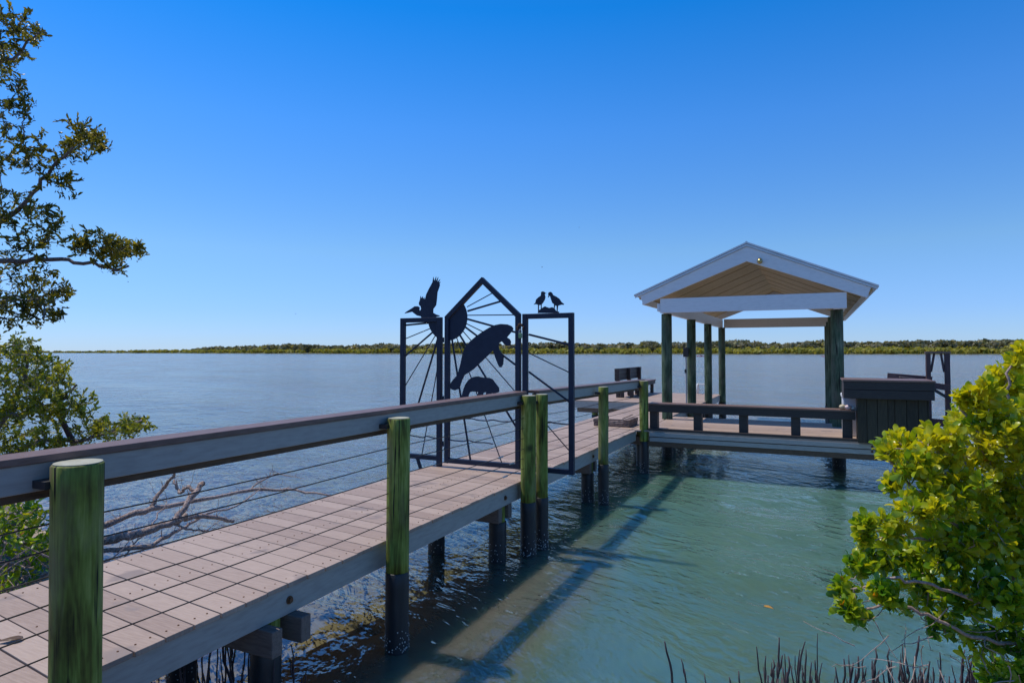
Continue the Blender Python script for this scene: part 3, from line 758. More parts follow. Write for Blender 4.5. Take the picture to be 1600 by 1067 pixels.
LB= [(-7.84,3.81,2.13,0.275,34),(-8.15,4.15,2.02,0.264,34),(-7.36,3.64,1.77,0.391,60),(-7.95,4.25,1.8,0.293,40),(-7.32,3.86,1.49,0.401,60),(-7.2,4.04,1.48,0.244,30),(-8.15,4.04,1.23,0.36,50),(-7.09,4.09,1.21,0.271,24),(-7.02,4.27,1.19,0.208,18),(-6.25,4.06,1.36,0.179,22),(-6.8,4.6,1.31,0.114,12),(-6.91,4.31,1.37,0.124,8),(-7.33,3.86,1.99,0.147,14),(-7.61,4.24,1.81,0.129,12),(-6.88,4.05,1.56,0.12,10),(-8.15,3.61,1.75,0.478,50),(-7.77,3.46,1.18,0.455,40),(-7.42,3.93,1.08,0.271,25),(-6.91,3.95,0.98,0.197,12),(-7.45,3.76,0.97,0.265,20)]
LBL=[ [(-8.02,3.22,0.12),(-8.04,3.53,0.69),(-7.84,3.82,1.41),(-7.64,3.9,1.89),(-7.61,3.91,2.13)],[(-8.04,3.53,0.69),(-7.53,3.98,1.13),(-7.1,4.19,1.13),(-6.78,4.33,1.27),(-6.53,4.45,1.37)],[(-8.04,3.53,0.69),(-8.27,3.62,1.48),(-8.14,3.66,2.02)],[(-7.84,3.82,1.41),(-7.4,4.03,1.54),(-7.15,4.14,1.75)] ]
LG= [(-6.9,3.35,0.55,0.25,16),(-7.4,3.5,0.6,0.3,18),(-6.9,3.0,0.3,0.25,10),(-6.0,2.9,0.25,0.15,8),(-6.3,3.35,0.35,0.18,12),(-6.8,3.6,0.35,0.2,12),(-6.1,3.15,0.2,0.12,8),(-6.42,3.2,0.74,0.227,18),(-6.51,3.45,0.61,0.178,12),(-6.2,3.07,0.52,0.19,12),(-6.59,3.41,0.73,0.178,10),(-6.54,3.02,0.6,0.277,20),(-6.16,3.28,0.41,0.112,5),(-6.65,3.32,0.1,0.146,6)]
LGL=[ [(-7.14,2.88,0),(-6.72,3.06,0.34),(-6.42,3.2,0.57),(-6.21,3.29,0.74)],[(-6.72,3.06,0.34),(-6.37,3.23,0.4),(-6.21,3.3,0.43)],[(-7.14,2.88,0),(-6.52,3.16,0.14),(-6.32,3.26,0.23)] ]
RB= [(1.3,3.8,1.6,0.2,22),(1.3,4.0,1.1,0.22,22),(1.25,3.7,2.1,0.18,18),(1.5,4.0,1.6,0.2,18),(1.4,4.1,0.7,0.2,14),(0.62,3.62,1.32,0.14,16),(0.80,3.70,1.30,0.15,16),(0.72,3.62,1.05,0.14,14),(0.55,3.60,1.08,0.12,10),(0.80,3.72,1.78,0.13,12),(0.95,3.85,0.55,0.13,14),(0.75,3.62,0.55,0.10,10),(0.9,3.7,0.95,0.15,16),(1.0,3.9,0.95,0.16,16),(0.87,3.69,2.08,0.075,10),(0.85,3.9,1.97,0.095,14),(0.69,3.43,1.94,0.056,10),(0.91,3.93,1.87,0.143,25),(0.7,3.52,1.81,0.116,22),(0.62,3.53,1.9,0.053,8),(0.64,3.75,1.77,0.078,10),(0.52,3.49,1.67,0.118,25),(0.72,3.65,1.62,0.165,40),(0.8,3.44,1.71,0.125,30),(0.38,3.59,1.65,0.093,18),(0.3,3.45,1.64,0.054,9),(0.41,3.4,1.57,0.116,26),(0.34,3.6,1.46,0.062,11),(0.59,3.48,1.46,0.145,35),(0.79,3.65,1.42,0.148,35),(0.42,3.31,1.42,0.113,24),(0.3,3.39,1.29,0.103,18),(0.19,3.24,1.34,0.04,7),(0.19,3.27,1.27,0.04,6),(0.54,3.68,1.2,0.139,30),(0.68,3.52,1.23,0.144,30),(0.87,3.71,1.18,0.149,30),(0.27,3.67,1.08,0.112,20),(0.41,3.73,1.05,0.127,25),(0.17,3.5,1.05,0.068,13),(0.11,3.38,0.99,0.054,13),(0.13,3.27,0.95,0.058,11),(0.26,3.27,1.02,0.079,14),(0.47,3.76,0.89,0.128,18),(0.6,3.6,0.96,0.134,22),(0.74,3.47,1.03,0.126,26),(0.54,3.63,0.78,0.085,8),(0.7,3.79,0.7,0.109,12),(0.85,3.78,0.73,0.121,20),(0.8,3.91,0.51,0.095,12),(0.8,3.48,0.68,0.083,14),(0.18,3.41,0.86,0.03,4),(1.03,3.75,1.83,0.148,20),(0.99,3.55,1.51,0.167,25),(1.08,3.89,1.09,0.183,25),(1.11,4.02,0.69,0.188,20)]
RBL=[ [(1.39,4.29,-0.1),(1.03,3.92,0.68),(0.73,3.65,1.17),(0.49,3.53,1.38),(0.34,3.45,1.55),(0.3,3.43,1.64)],[(1.03,3.92,0.68),(0.84,3.71,0.88),(0.55,3.46,1.02),(0.32,3.35,1.08),(0.15,3.32,1)],[(1.03,3.92,0.68),(1.07,3.92,1.27),(0.88,3.7,1.68),(0.81,3.66,1.95),(0.85,3.68,2.07)],[(1.03,3.92,0.68),(0.7,3.65,0.76),(0.46,3.53,0.88),(0.27,3.44,0.92),(0.17,3.39,0.88)],[(0.73,3.65,1.17),(0.45,3.63,1.2),(0.26,3.53,1.25)],[(1.07,3.92,1.27),(0.77,3.66,1.53),(0.63,3.58,1.8),(0.62,3.57,1.89)] ]
MB().plate(PEL, P0, P1).build("pelican_cutout", M['steel'], gate)
MB().plate(MAN, P0 - 0.008, P1 - 0.008).build("manatee_cutout", M['steel'], gate)
MB().plate(CALF, P0 - 0.008, P1 - 0.008).build("calf_cutout", M['steel'], gate)
MB().plate(GU1, P0, P1).build("shore_bird_cutout", M['steel'], gate)
MB().plate(GU2, P0, P1).build("shore_bird_cutout", M['steel'], gate)
MB().plate(ROCK, P0 - 0.002, P1 + 0.002).build("rock_cutout", M['steel'], gate)
sc_, sr_ = (-3.908, 2.50), 0.27
def sun_part(keep):
    pts = []
    for i in range(0, 721):
        a = 2 * math.pi * i / 720
        for rr in (sr_,):
            pts.append((sc_[0] + rr * math.cos(a), sc_[1] + rr * math.sin(a)))
    return [p for p in pts if keep(*p)]
lp = sorted(sun_part(lambda x, z: x < -4.0 and z < 2.47), key=lambda p: math.atan2(p[1] - sc_[1], (p[0] - sc_[0])) % (2 * math.pi))
MB().plate([(-4.0, 2.47)] + lp[::6] + [(-4.0, lp[-1][1])], P0, P1).build("sun_disc", M['steel'], gate)
line = lambda x: 2.475 + 0.895 * (x + 3.89)
dp = [p for p in sun_part(lambda x, z: x > -3.89 and z < line(x))]
dp = sorted(dp, key=lambda p: math.atan2(p[1] - sc_[1], p[0] - sc_[0]))
MB().plate([(-3.89, 2.475)] + dp[::6] + [dp[-1]], P0, P1).build("sun_disc", M['steel'], gate)
for a, b, thick in RAYS:
    w = 0.022 if thick else 0.0115
    MB().bar((a[0], gy + 0.006, a[1]), (b[0], gy + 0.006, b[1]), 0.010, w, (0, 1, 0.001)).build("ray", M['steel'], gate) if False else \
    MB().tube([(a[0], gy + 0.004, a[1]), (b[0], gy + 0.004, b[1])], w / 2 * 1.05, 6).build("ray", M['steel'], gate)
for wv in WAV:
    pts = []
    for i in range(len(wv) - 1):
        for q in range(6):
            s = q / 6; s2 = s * s * (3 - 2 * s)
            pts.append((wv[i][0] + (wv[i + 1][0] - wv[i][0]) * s, gy - 0.004, wv[i][1] + (wv[i + 1][1] - wv[i][1]) * s2))
    pts.append((wv[-1][0], gy - 0.004, wv[-1][1]))
    MB().tube(pts, 0.007, 6).build("wave_bar", M['steel'], gate)
MB().bar((-4.315, gy - 0.01, 0.83), (-4.265, gy - 0.01, 0.70), 0.03, 0.03, (0, 1, 0)).build("foot_brace", M['steel'], gate)

lk = thing("padlock", (-2.935, gy - 0.05, 2.28), "green padlock hanging from a short chain between the gate door and its side frame", "padlock")
MB().box(-2.957, -2.917, gy - 0.06, gy - 0.04, 2.25, 2.305).build("lock_body", M['padgreen'], lk, bevel=0.006)
MB().tube([(-2.95, gy - 0.05, 2.30), (-2.95, gy - 0.05, 2.33), (-2.943, gy - 0.05, 2.345), (-2.931, gy - 0.05, 2.345), (-2.924, gy - 0.05, 2.33), (-2.924, gy - 0.05, 2.30)], 0.005, 8).build("shackle", M['zinc'], lk)
mb = MB()
rc = random.Random(8)
for i in range(9):
    a = math.pi * i / 8
    c = (-2.94 + 0.035 * math.cos(a) + rc.uniform(-.006, .006), gy - 0.045, 2.35 + 0.055 * math.sin(a))
    mb.ball(c, (0.012, 0.007, 0.012), 8, 5)
mb.build("chain", M['rust'], lk)

# ------------------------------------------------------------------ side deck in front of the boat slip
fd = thing("side_deck", (0, 10.9, DZ), "side deck branching right from the corner post, two white side boards over brown", "deck")
boards(MB(), -2.70, 1.98, 10.905, 13.45, DZ, 0.148, 0.007, 0.026, 0.0, rg).build("decking", M['deck'], fd, bevel=0.003)
MB().box(-2.58, 1.98, 10.895, 10.925, 0.648, 0.722).build("side_board", M['white'], fd, bevel=0.003)
MB().box(-2.58, 1.98, 10.912, 10.935, 0.562, 0.634).build("side_board", M['white'], fd, bevel=0.003)
MB().box(-2.60, 1.94, 10.938, 10.962, 0.562, 0.7225).build("seam_light_block", M['brownwood'], fd)  # added backing, blocks sunlight showing through the seam between the side boards
MB().box(-2.62, 1.98, 10.925, 11.00, 0.478, 0.558).build("cross_beam", M['brownwood'], fd, bevel=0.005)
MB().box(-2.70, 1.98, 13.41, 13.445, 0.565, 0.722).build("side_board", M['white'], fd, bevel=0.003)
MB().box(1.945, 1.978, 10.94, 13.40, 0.565, 0.722).build("side_board", M['white'], fd, bevel=0.003)
for x in (-1.9, -1.1, -0.3, 0.5, 1.3):
    MB().box(x, x + 0.045, 10.965, 13.40, 0.57, 0.722).build("joist", M['beam'], fd)
for k, x in enumerate((0.80, 0.84)):
    bolt(0.76, 10.893 + 0.01 * k, 0.685 - 0.075 * k, (0, -1, 0), fd, 0.011)
for k, (x, y) in enumerate(((1.75, 11.4), (1.75, 13.1))):
    p = round_post(x, y, 0.09, 0.40, 0.60, "piling", fd, M['post'], 120 + k)
    w = round_post(x, y, 0.10, -1.6, 0.42, "piling_wrap", p, M['wrap'], 125 + k)
    barnacles(x, y, 0.10, p, 130 + k, 40)

# ------------------------------------------------------------------ far platform
pf = thing("platform", (-5.2, 17, DZ), "wide planked platform at the far end of the boardwalk, left of the boathouse", "deck")
boards(MB(), -6.2, -2.69, 16.80, 21.1, DZ, 0.148, 0.007, 0.026, 0.0, rg).build("decking", M['deck'], pf, bevel=0.003)
MB().box(-6.19, -4.125, 16.79, 16.825, 0.545, 0.722).build("side_board", M['white'], pf, bevel=0.003)
MB().box(-2.735, -2.70, 16.83, 21.05, 0.545, 0.722).build("side_board", M['white'], pf, bevel=0.003)
MB().box(-6.18, -6.145, 16.83, 21.05, 0.545, 0.722).build("side_board", M['white'], pf, bevel=0.003)
MB().box(-6.19, -2.70, 21.055, 21.09, 0.545, 0.722).build("side_board", M['white'], pf, bevel=0.003)
for y in (17.0, 20.6):
    MB().box(-6.05, -2.9, y - 0.05, y + 0.05, 0.41, 0.543).build("cross_beam", M['beam'], pf, bevel=0.005)
    for k, x in enumerate((-5.55, -4.35, -3.2)):
        p = round_post(x, y + 0.02, 0.085, 0.33, 0.408, "piling", pf, M['post'], 140 + k)
        w = round_post(x, y + 0.02, 0.095, -1.9, 0.345, "piling_wrap", p, M['wrap'], 150 + k)

# ------------------------------------------------------------------ boathouse
bh = thing("boathouse", (-1.12, 17.0, 0), "open boathouse with a white gabled roof on eight tall green round posts", "boathouse")
YF, YB = 12.5, 21.75
XC, ZR, SL = -1.115, 4.115, 0.425
def rz(x): return ZR - SL * abs(x - XC)
XL, XR = -3.245, 1.015
# metal roof sheet with standing ribs
mb = MB()
for xe in (XL, XR):
    vs = [(XC, YF - 0.03, ZR), (XC, YB, ZR), (xe, YB, rz(xe)), (xe, YF - 0.03, rz(xe))]
    th = 0.028
    mb.add([(x, y, z) for x, y, z in vs] + [(x, y, z + th) for x, y, z in vs], [(0, 1, 2, 3), (7, 6, 5, 4), (0, 4, 5, 1), (1, 5, 6, 2), (2, 6, 7, 3), (3, 7, 4, 0)])
rf = mb.build("roof", M['roof'], bh)
mb = MB()
for k in range(21):
    y = YF + 0.02 + (YB - YF - 0.08) * k / 20
    for xe in (XL, XR):
        mb.bar((XC, y, ZR + 0.032), (xe, y, rz(xe) + 0.032), 0.03, 0.012)
mb.tube([(XC, YF - 0.03, ZR + 0.022), (XC, YB + 0.005, ZR + 0.022)], 0.022, 8)
mb.build("roof_rib", M['roof'], rf)
mb = MB()
for xe in (XL, XR):
    s = 1 if xe > XC else -1
    vs = [(XC, -0.008), (xe - s * 0.02, -0.008), (xe - s * 0.02, -0.045), (XC, -0.045)]
    mb.plate([(x, rz(x) + d) for x, d in vs], YF - 0.022, YF - 0.004)
mb.build("drip_edge", M['roof'], rf)
# ceiling sheets under the roof and their seam battens
ce = MB()
for xe in (XL + 0.09, XR - 0.09):
    ce.add([(XC, YF + 0.045, ZR - 0.10), (XC, YB - 0.05, ZR - 0.10), (xe, YB - 0.05, rz(xe) - 0.10), (xe, YF + 0.045, rz(xe) - 0.10)] +
           [(XC, YF + 0.045, ZR - 0.06), (XC, YB - 0.05, ZR - 0.06), (xe, YB - 0.05, rz(xe) - 0.06), (xe, YF + 0.045, rz(xe) - 0.06)],
           [(0, 1, 2, 3), (7, 6, 5, 4), (0, 4, 5, 1), (1, 5, 6, 2), (2, 6, 7, 3), (3, 7, 4, 0)])
ceo = ce.build("ceiling", M['soffit'], bh)
for k in range(8):
    y = YF + 0.75 + 1.18 * k
    mb = MB()
    for xe in (XL + 0.10, XR - 0.10):
        mb.bar((XC, y, ZR - 0.104), (xe, y, rz(xe) - 0.104), 0.035, 0.007)
    mb.build("batten", M['batten'], ceo)
# rake boards, front and back
for y0, y1 in ((YF, YF + 0.04), (YB - 0.045, YB - 0.005)):
    for xe, s in ((XL, -1), (XR, 1)):
        a = xe - s * 0.115
        b = xe - s * 0.185
        pts = [(XC, ZR - 0.048), (a, rz(a) - 0.048), (b, rz(b) - 0.255), (XC, ZR - 0.33)] if True else None
        MB().plate(pts, y0, y1).build("rake_board", M['trimwhite'], bh, bevel=0.003)
# eave boards along the sides
for xe, s in ((XL, -1), (XR, 1)):
    x = xe - s * 0.15
    MB().box(min(x, x - s * 0.035), max(x, x - s * 0.035), YF + 0.045, YB - 0.05, rz(x) - 0.235, rz(x) - 0.11).build("eave_board", M['trimwhite'], bh, bevel=0.003)
# tie beams and side beams
MB().box(-2.74, 0.525, YF + 0.043, YF + 0.085, 2.865, 3.147).build("tie_beam", M['trimwhite'], bh, bevel=0.004)
MB().box(-2.62, 0.42, 21.35, 21.42, 2.865, 3.147).build("tie_beam", M['trimwhite'], bh, bevel=0.004)
MB().box(-2.80, -2.745, YF + 0.043, YF + 0.30, 2.90, 3.05).build("beam_end", M['trimwhite'], bh, bevel=0.004)
for x in (-2.735, 0.43):
    MB().box(x, x + 0.085, YF + 0.088, 21.346, 2.865, 3.130).build("side_beam", M['trimwhite'], bh, bevel=0.004)
PY = (12.90, 15.45, 18.05, 20.95)
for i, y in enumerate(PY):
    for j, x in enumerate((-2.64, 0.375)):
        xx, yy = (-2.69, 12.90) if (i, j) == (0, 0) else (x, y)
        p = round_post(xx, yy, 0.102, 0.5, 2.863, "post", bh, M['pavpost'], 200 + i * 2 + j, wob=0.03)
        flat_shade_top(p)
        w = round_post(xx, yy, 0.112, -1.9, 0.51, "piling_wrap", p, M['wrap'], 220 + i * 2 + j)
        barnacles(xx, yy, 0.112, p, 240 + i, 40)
lamp = MB().ball((-0.885, YF - 0.045, 3.765), 0.048, 16, 10).build("floodlight", M['brass'], bh, smooth=True)
MB().tube([(-0.885, YF + 0.0, 3.80), (-0.885, YF - 0.03, 3.79)], 0.035, 12).build("lamp_base", M['brass'], lamp)
eb = MB().box(-2.80, -2.68, 15.25, 15.345, 1.98, 2.20).build("electric_box", M['black'], bh, bevel=0.008)
MB().tube([(-2.745, 15.325, 0.76), (-2.745, 15.325, 1.98)], 0.017, 10).build("conduit", M['pvc'], eb)
MB().box(-2.775, -2.73, 15.28, 15.34, 1.60, 1.69).build("outlet", M['black'], eb, bevel=0.004)

# ------------------------------------------------------------------ front bench, counter and their small things
fb = thing("bench", (-1.0, 11.1, DZ), "long low dark bench without a back along the edge of the side deck", "bench")
MB().box(-2.605, 0.55, 10.945, 10.985, 1.065, 1.183).build("apron", M['brown_shade'], fb, bevel=0.004)
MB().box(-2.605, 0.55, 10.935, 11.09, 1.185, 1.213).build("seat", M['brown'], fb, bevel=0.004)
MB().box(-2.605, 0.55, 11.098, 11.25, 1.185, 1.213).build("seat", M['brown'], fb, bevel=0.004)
MB().box(-2.605, 0.55, 11.20, 11.24, 1.065, 1.183).build("apron", M['brown_shade'], fb, bevel=0.004)
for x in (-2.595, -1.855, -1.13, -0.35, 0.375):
    MB().box(x, x + 0.135, 10.99, 11.13, DZ + 0.001, 1.183).build("leg", M['brown_shade'], fb, bevel=0.004)
MB().box(-2.605, 0.60, 10.90, 10.985, DZ + 0.002, 0.786).build("base_rail", M['brown_shade'], fb, bevel=0.004)

ct = thing("counter", (1.0, 11.0, DZ), "tall dark counter with a two-board rim and old plank front beside the low bench", "counter")
MB().box(0.575, 1.465, 10.76, 11.32, DZ + 0.001, 1.41).build("cabinet", M['plank'], ct)
mb = MB(); x = 0.565
rgp = random.Random(5)
while x < 1.47:
    w = min(rgp.uniform(0.085, 0.15), 1.475 - x)
    mb.box(x, x + w - 0.006, 10.735 + rgp.uniform(0, .004), 10.758, DZ + 0.003, 1.408)
    x += w
mb.build("plank_front", M['plank'], ct, bevel=0.003)
MB().box(0.385, 1.525, 10.64, 10.68, 1.545, 1.66).build("rim_board", M['brown_shade'], ct, bevel=0.004)
MB().box(0.385, 1.525, 10.645, 10.685, 1.412, 1.540).build("rim_board", M['brown_shade'], ct, bevel=0.004)
MB().box(0.385, 0.42, 10.69, 11.40, 1.412, 1.66).build("rim_board", M['brown_shade'], ct, bevel=0.004)
MB().box(1.49, 1.525, 10.69, 11.40, 1.412, 1.66).build("rim_board", M['brown_shade'], ct, bevel=0.004)
for k in range(5):
    MB().box(0.37, 1.535, 10.625 + 0.157 * k, 10.625 + 0.157 * k + 0.151, 1.662, 1.69).build("top_board", M['brown'], ct, bevel=0.004)

MB().box(0.43, 1.48, 10.70, 11.36, 1.415, 1.658).build("rim_light_block", M['plank'], ct)  # added filler, stops light showing between the counter's rim boards
bn = thing("storage_bin", (0.9, 11.8, DZ), "pale plastic storage bin standing behind the dark counter", "bin")
MB().box(0.40, 1.25, 11.50, 11.98, DZ + 0.002, 1.36).build("body", M['plasticwhite'], bn, bevel=0.02)
MB().box(0.385, 1.265, 11.485, 11.995, 1.362, 1.42).build("lid", M['plasticwhite'], bn, bevel=0.015)

def shell(x, y, r, m, label, seed, stretch):
    rgs = random.Random(seed)
    t = thing("seashell", (x, y, 1.213), label, "seashell", "shells on the end of the bench")
    mb = MB()
    n, seg = 9, 14
    vs = []
    for i in range(n):
        s = i / (n - 1)
        rr = r * (0.12 + 0.88 * math.sin(math.pi * (s * 0.85 + 0.1)) ** 0.8)
        for k in range(seg):
            a = 2 * math.pi * k / seg
            q = rr * (1 + 0.10 * math.sin(4 * a + s * 9))
            vs.append((x + (s - 0.5) * 2 * r * stretch, y + q * math.cos(a), 1.213 + r * 0.92 + q * 0.92 * math.sin(a)))
    fs = [(i * seg + k, i * seg + (k + 1) % seg, (i + 1) * seg + (k + 1) % seg, (i + 1) * seg + k) for i in range(n - 1) for k in range(seg)]
    fs += [tuple(range(seg)), tuple((n - 1) * seg + k for k in range(seg))]
    mb.add(vs, fs).build("whorl", m, t, smooth=True)
    mb = MB()
    for i in range(6):
        a = 0.4 + i * 0.45
        mb.ball((x + (i / 5 - 0.5) * r * stretch, y + r * 0.6 * math.cos(a), 1.213 + r * 0.92 + r * 0.82 * math.sin(a)), r * 0.2, 6, 4)
    mb.build("knob", m, t, smooth=True)
shell(0.385, 11.03, 0.042, M['shell_tan'], "tan seashell on the end of the low bench, farthest from the counter", 1, 1.25)
shell(0.458, 11.00, 0.042, M['shell_pink'], "pink seashell between the tan and the small white shell on the bench", 2, 1.15)
shell(0.522, 11.01, 0.030, M['shell_white'], "small white seashell on the bench end, closest to the dark counter", 3, 1.2)

# ------------------------------------------------------------------ landing frame at the right end
lf = thing("landing_frame", (1.77, 12.0, DZ), "tall red-brown timber frame with slanted rails rising behind the dark counter", "frame")
MB().box(1.605, 1.668, 11.96, 12.04, DZ + 0.001, 2.07).build("post", M['redwood'], lf, bevel=0.004)
MB().box(1.855, 1.925, 11.96, 12.04, DZ + 0.001, 2.07).build("post", M['redwood'], lf, bevel=0.004)
MB().box(1.595, 1.935, 11.95, 12.05, 2.072, 2.105).build("cap_board", M['cratewood'], lf, bevel=0.003)
MB().bar((1.672, 12.0, 1.78), (1.72, 12.0, 2.07), 0.03, 0.03).build("knee_brace", M['redwood'], lf)
MB().bar((1.85, 12.0, 1.78), (1.81, 12.0, 2.07), 0.03, 0.03).build("knee_brace", M['redwood'], lf)
MB().bar((1.08, 12.10, 1.705), (1.70, 12.10, 1.655), 0.04, 0.095).build("rail", M['redwood'], lf, bevel=0.003)
MB().bar((1.235, 11.93, 1.640), (1.90, 11.93, 1.535), 0.04, 0.095).build("rail", M['redwood'], lf, bevel=0.003)
MB().bar((1.235, 11.92, 1.698), (1.66, 11.92, 1.631), 0.10, 0.02).build("rail_cap", M['cratewood'], lf)
MB().bar((1.30, 11.94, 1.02), (1.90, 11.94, 0.975), 0.04, 0.11).build("rail", M['redwood'], lf, bevel=0.003)
MB().bar((1.60, 11.90, 1.57), (1.90, 11.90, 1.36), 0.03, 0.045).build("diagonal_brace", M['black'], lf)
MB().bar((1.60, 11.90, 1.02), (1.88, 11.90, 0.80), 0.03, 0.045).build("diagonal_brace", M['black'], lf)

# ------------------------------------------------------------------ back bench, crate, ladder
bb = thing("bench", (-5.0, 19.7, DZ), "dark bench with a tall boarded backrest on the far platform behind the handrail", "bench")
for k in range(3):
    MB().box(-5.36, -5.32, 18.3, 21.0, 1.235 + 0.123 * k, 1.352 + 0.123 * k).build("back_board", M['brown_shade'], bb, bevel=0.004)
for y in (18.35, 19.6, 20.9):
    MB().box(-5.315, -5.22, y - 0.06, y + 0.06, DZ + 0.001, 1.60).build("back_post", M['brown_shade'], bb, bevel=0.004)
for k in range(3):
    MB().box(-5.20 + 0.157 * k, -5.05 + 0.157 * k, 18.25, 21.0, 1.165, 1.195).build("seat", M['brown'], bb, bevel=0.004)
MB().box(-4.80, -4.76, 18.26, 20.99, 1.05, 1.163).build("apron", M['brown_shade'], bb, bevel=0.004)
for y in (18.3, 19.15, 20.0, 20.85):
    for x in (-5.19, -4.90):
        MB().box(x, x + 0.09, y, y + 0.12, DZ + 0.001, 1.163).build("leg", M['brown_shade'], bb, bevel=0.004)

cr_ = thing("crate", (-3.3, 11.35, DZ), "low weathered wooden crate lying on the boardwalk near the corner", "crate")
for x in (-3.66, -3.10):
    for k in range(2):
        MB().box(x - 0.008 * k, x + 0.10 + 0.008 * k, 11.14, 11.75, DZ + 0.002 + 0.066 * k, DZ + 0.064 + 0.066 * k).build("end_block", M['cratewood'], cr_, bevel=0.005)
for k in range(4):
    MB().box(-3.555, -3.103, 11.16 + 0.15 * k, 11.25 + 0.15 * k, DZ + 0.045 + 0.012 * (k % 2), DZ + 0.07 + 0.012 * (k % 2)).build("slat", M['cratewood'], cr_, bevel=0.003)
MB().box(-3.552, -3.105, 11.145, 11.168, DZ + 0.005, DZ + 0.042).build("side_slat", M['cratewood'], cr_, bevel=0.003)
MB().bar((-3.16, 11.3, DZ + 0.136), (-3.03, 11.5, DZ + 0.20), 0.03, 0.012).build("loose_splinter", M['cratewood'], cr_)

ld = thing("dock_ladder", (-3.3, 21.2, 0.3), "small white pipe ladder rising over the far edge of the platform", "ladder")
mb = MB()
for x in (-3.40, -3.10):
    MB().tube([(x, 21.15, -0.6), (x, 21.15, 0.95), (x, 21.12, 1.03), (x, 21.05, 1.07), (x, 20.95, 1.07), (x, 20.88, 1.02), (x, 20.87, 0.76)], 0.022, 10).build("side_rail", M['plasticwhite'], ld, smooth=True)
for z in (-0.3, 0.0, 0.3, 1.065):
    MB().tube([(-3.40, 21.15 if z < 1 else 20.98, z), (-3.10, 21.15 if z < 1 else 20.98, z)], 0.018, 8).build("rung", M['plasticwhite'], ld)

# ------------------------------------------------------------------ plants
def leaf_template(kind):
    if kind == 'obovate':
        ys = [0.0, 0.18, 0.45, 0.72, 0.92, 1.0]; ws = [0.03, 0.11, 0.22, 0.27, 0.17, 0.0]
    else:
        ys = [0.0, 0.3, 0.68, 1.0]; ws = [0.03, 0.18, 0.19, 0.0]
    v, f = [], []
    for y, w in zip(ys[:-1], ws[:-1]):
        zc = -0.12 * (y - 0.5) ** 2 * 4
        v += [(-w, y, zc + 0.28 * w), (0, y, zc), (w, y, zc + 0.28 * w)]
    v.append((0, 1.0, -0.14))
    n = len(ys) - 1
    for i in range(n - 1):
        a = i * 3
        f += [(a, a + 1, a + 4, a + 3), (a + 1, a + 2, a + 5, a + 4)]
    a = (n - 1) * 3
    f += [(a, a + 1, a + 3), (a + 1, a + 2, a + 3)]
    return np.array(v, float), f

def crown_mesh(name, parent, m, tips, rng, size, per, kind, spread=(0.35, 1.25), tone=None):
    v0, f0 = leaf_template(kind)
    V, F, RN = [], [], []
    off = wloc(parent)
    b = 0
    for p, d in tips:
        d = d + np.array([0, 0, 0.55 if kind == 'obovate' else 0.25]); d /= np.linalg.norm(d)
        t = np.cross(d, rng.normal(size=3)); t /= np.linalg.norm(t)
        u = np.cross(d, t)
        k = int(rng.integers(per[0], per[1] + 1))
        a0 = rng.uniform(0, 6.28)
        base = rng.normal() * 0.17 + (tone(p) if tone else 0.42)
        for j in range(k):
            a = a0 + 2.4 * j
            th = spread[0] + (spread[1] - spread[0]) * (j / max(k - 1, 1)) ** 0.8 + rng.normal() * (0.2 if kind == 'obovate' else 0.3)
            o = t * math.cos(a) + u * math.sin(a)
            ly = d * math.cos(th) + o * math.sin(th)
            lz = d * math.sin(th) - o * math.cos(th)
            lx = np.cross(ly, lz)
            tw = rng.normal() * 0.35
            lx2 = lx * math.cos(tw) + lz * math.sin(tw); lz2 = lz * math.cos(tw) - lx * math.sin(tw)
            s = size * rng.uniform(0.5, 1.2)
            st = p - d * (j / k) * size * (0.8 if kind == 'obovate' else 2.4)
            vv = st + (v0[:, :1] * lx2 + v0[:, 1:2] * ly + v0[:, 2:] * lz2) * s
            V.append(vv); F += [tuple(i + b for i in q) for q in f0]; b += len(v0)
            r = min(0.92, max(0.0, base + rng.normal() * 0.14))
            if rng.uniform() < 0.003: r = 1.0
            RN += [r] * len(f0)
    V = np.concatenate(V) - np.array([off.x, off.y, off.z])
    me = bpy.data.meshes.new(name)
    me.from_pydata(V.tolist(), [], F)
    me.polygons.foreach_set("use_smooth", [True] * len(me.polygons))
    at = me.attributes.new("rnd", 'FLOAT', 'FACE')
    at.data.foreach_set("value", np.array(RN, np.float32))
    me.materials.append(m)
    o = bpy.data.objects.new(name, me)
    COL.objects.link(o); o.parent = parent
    return o

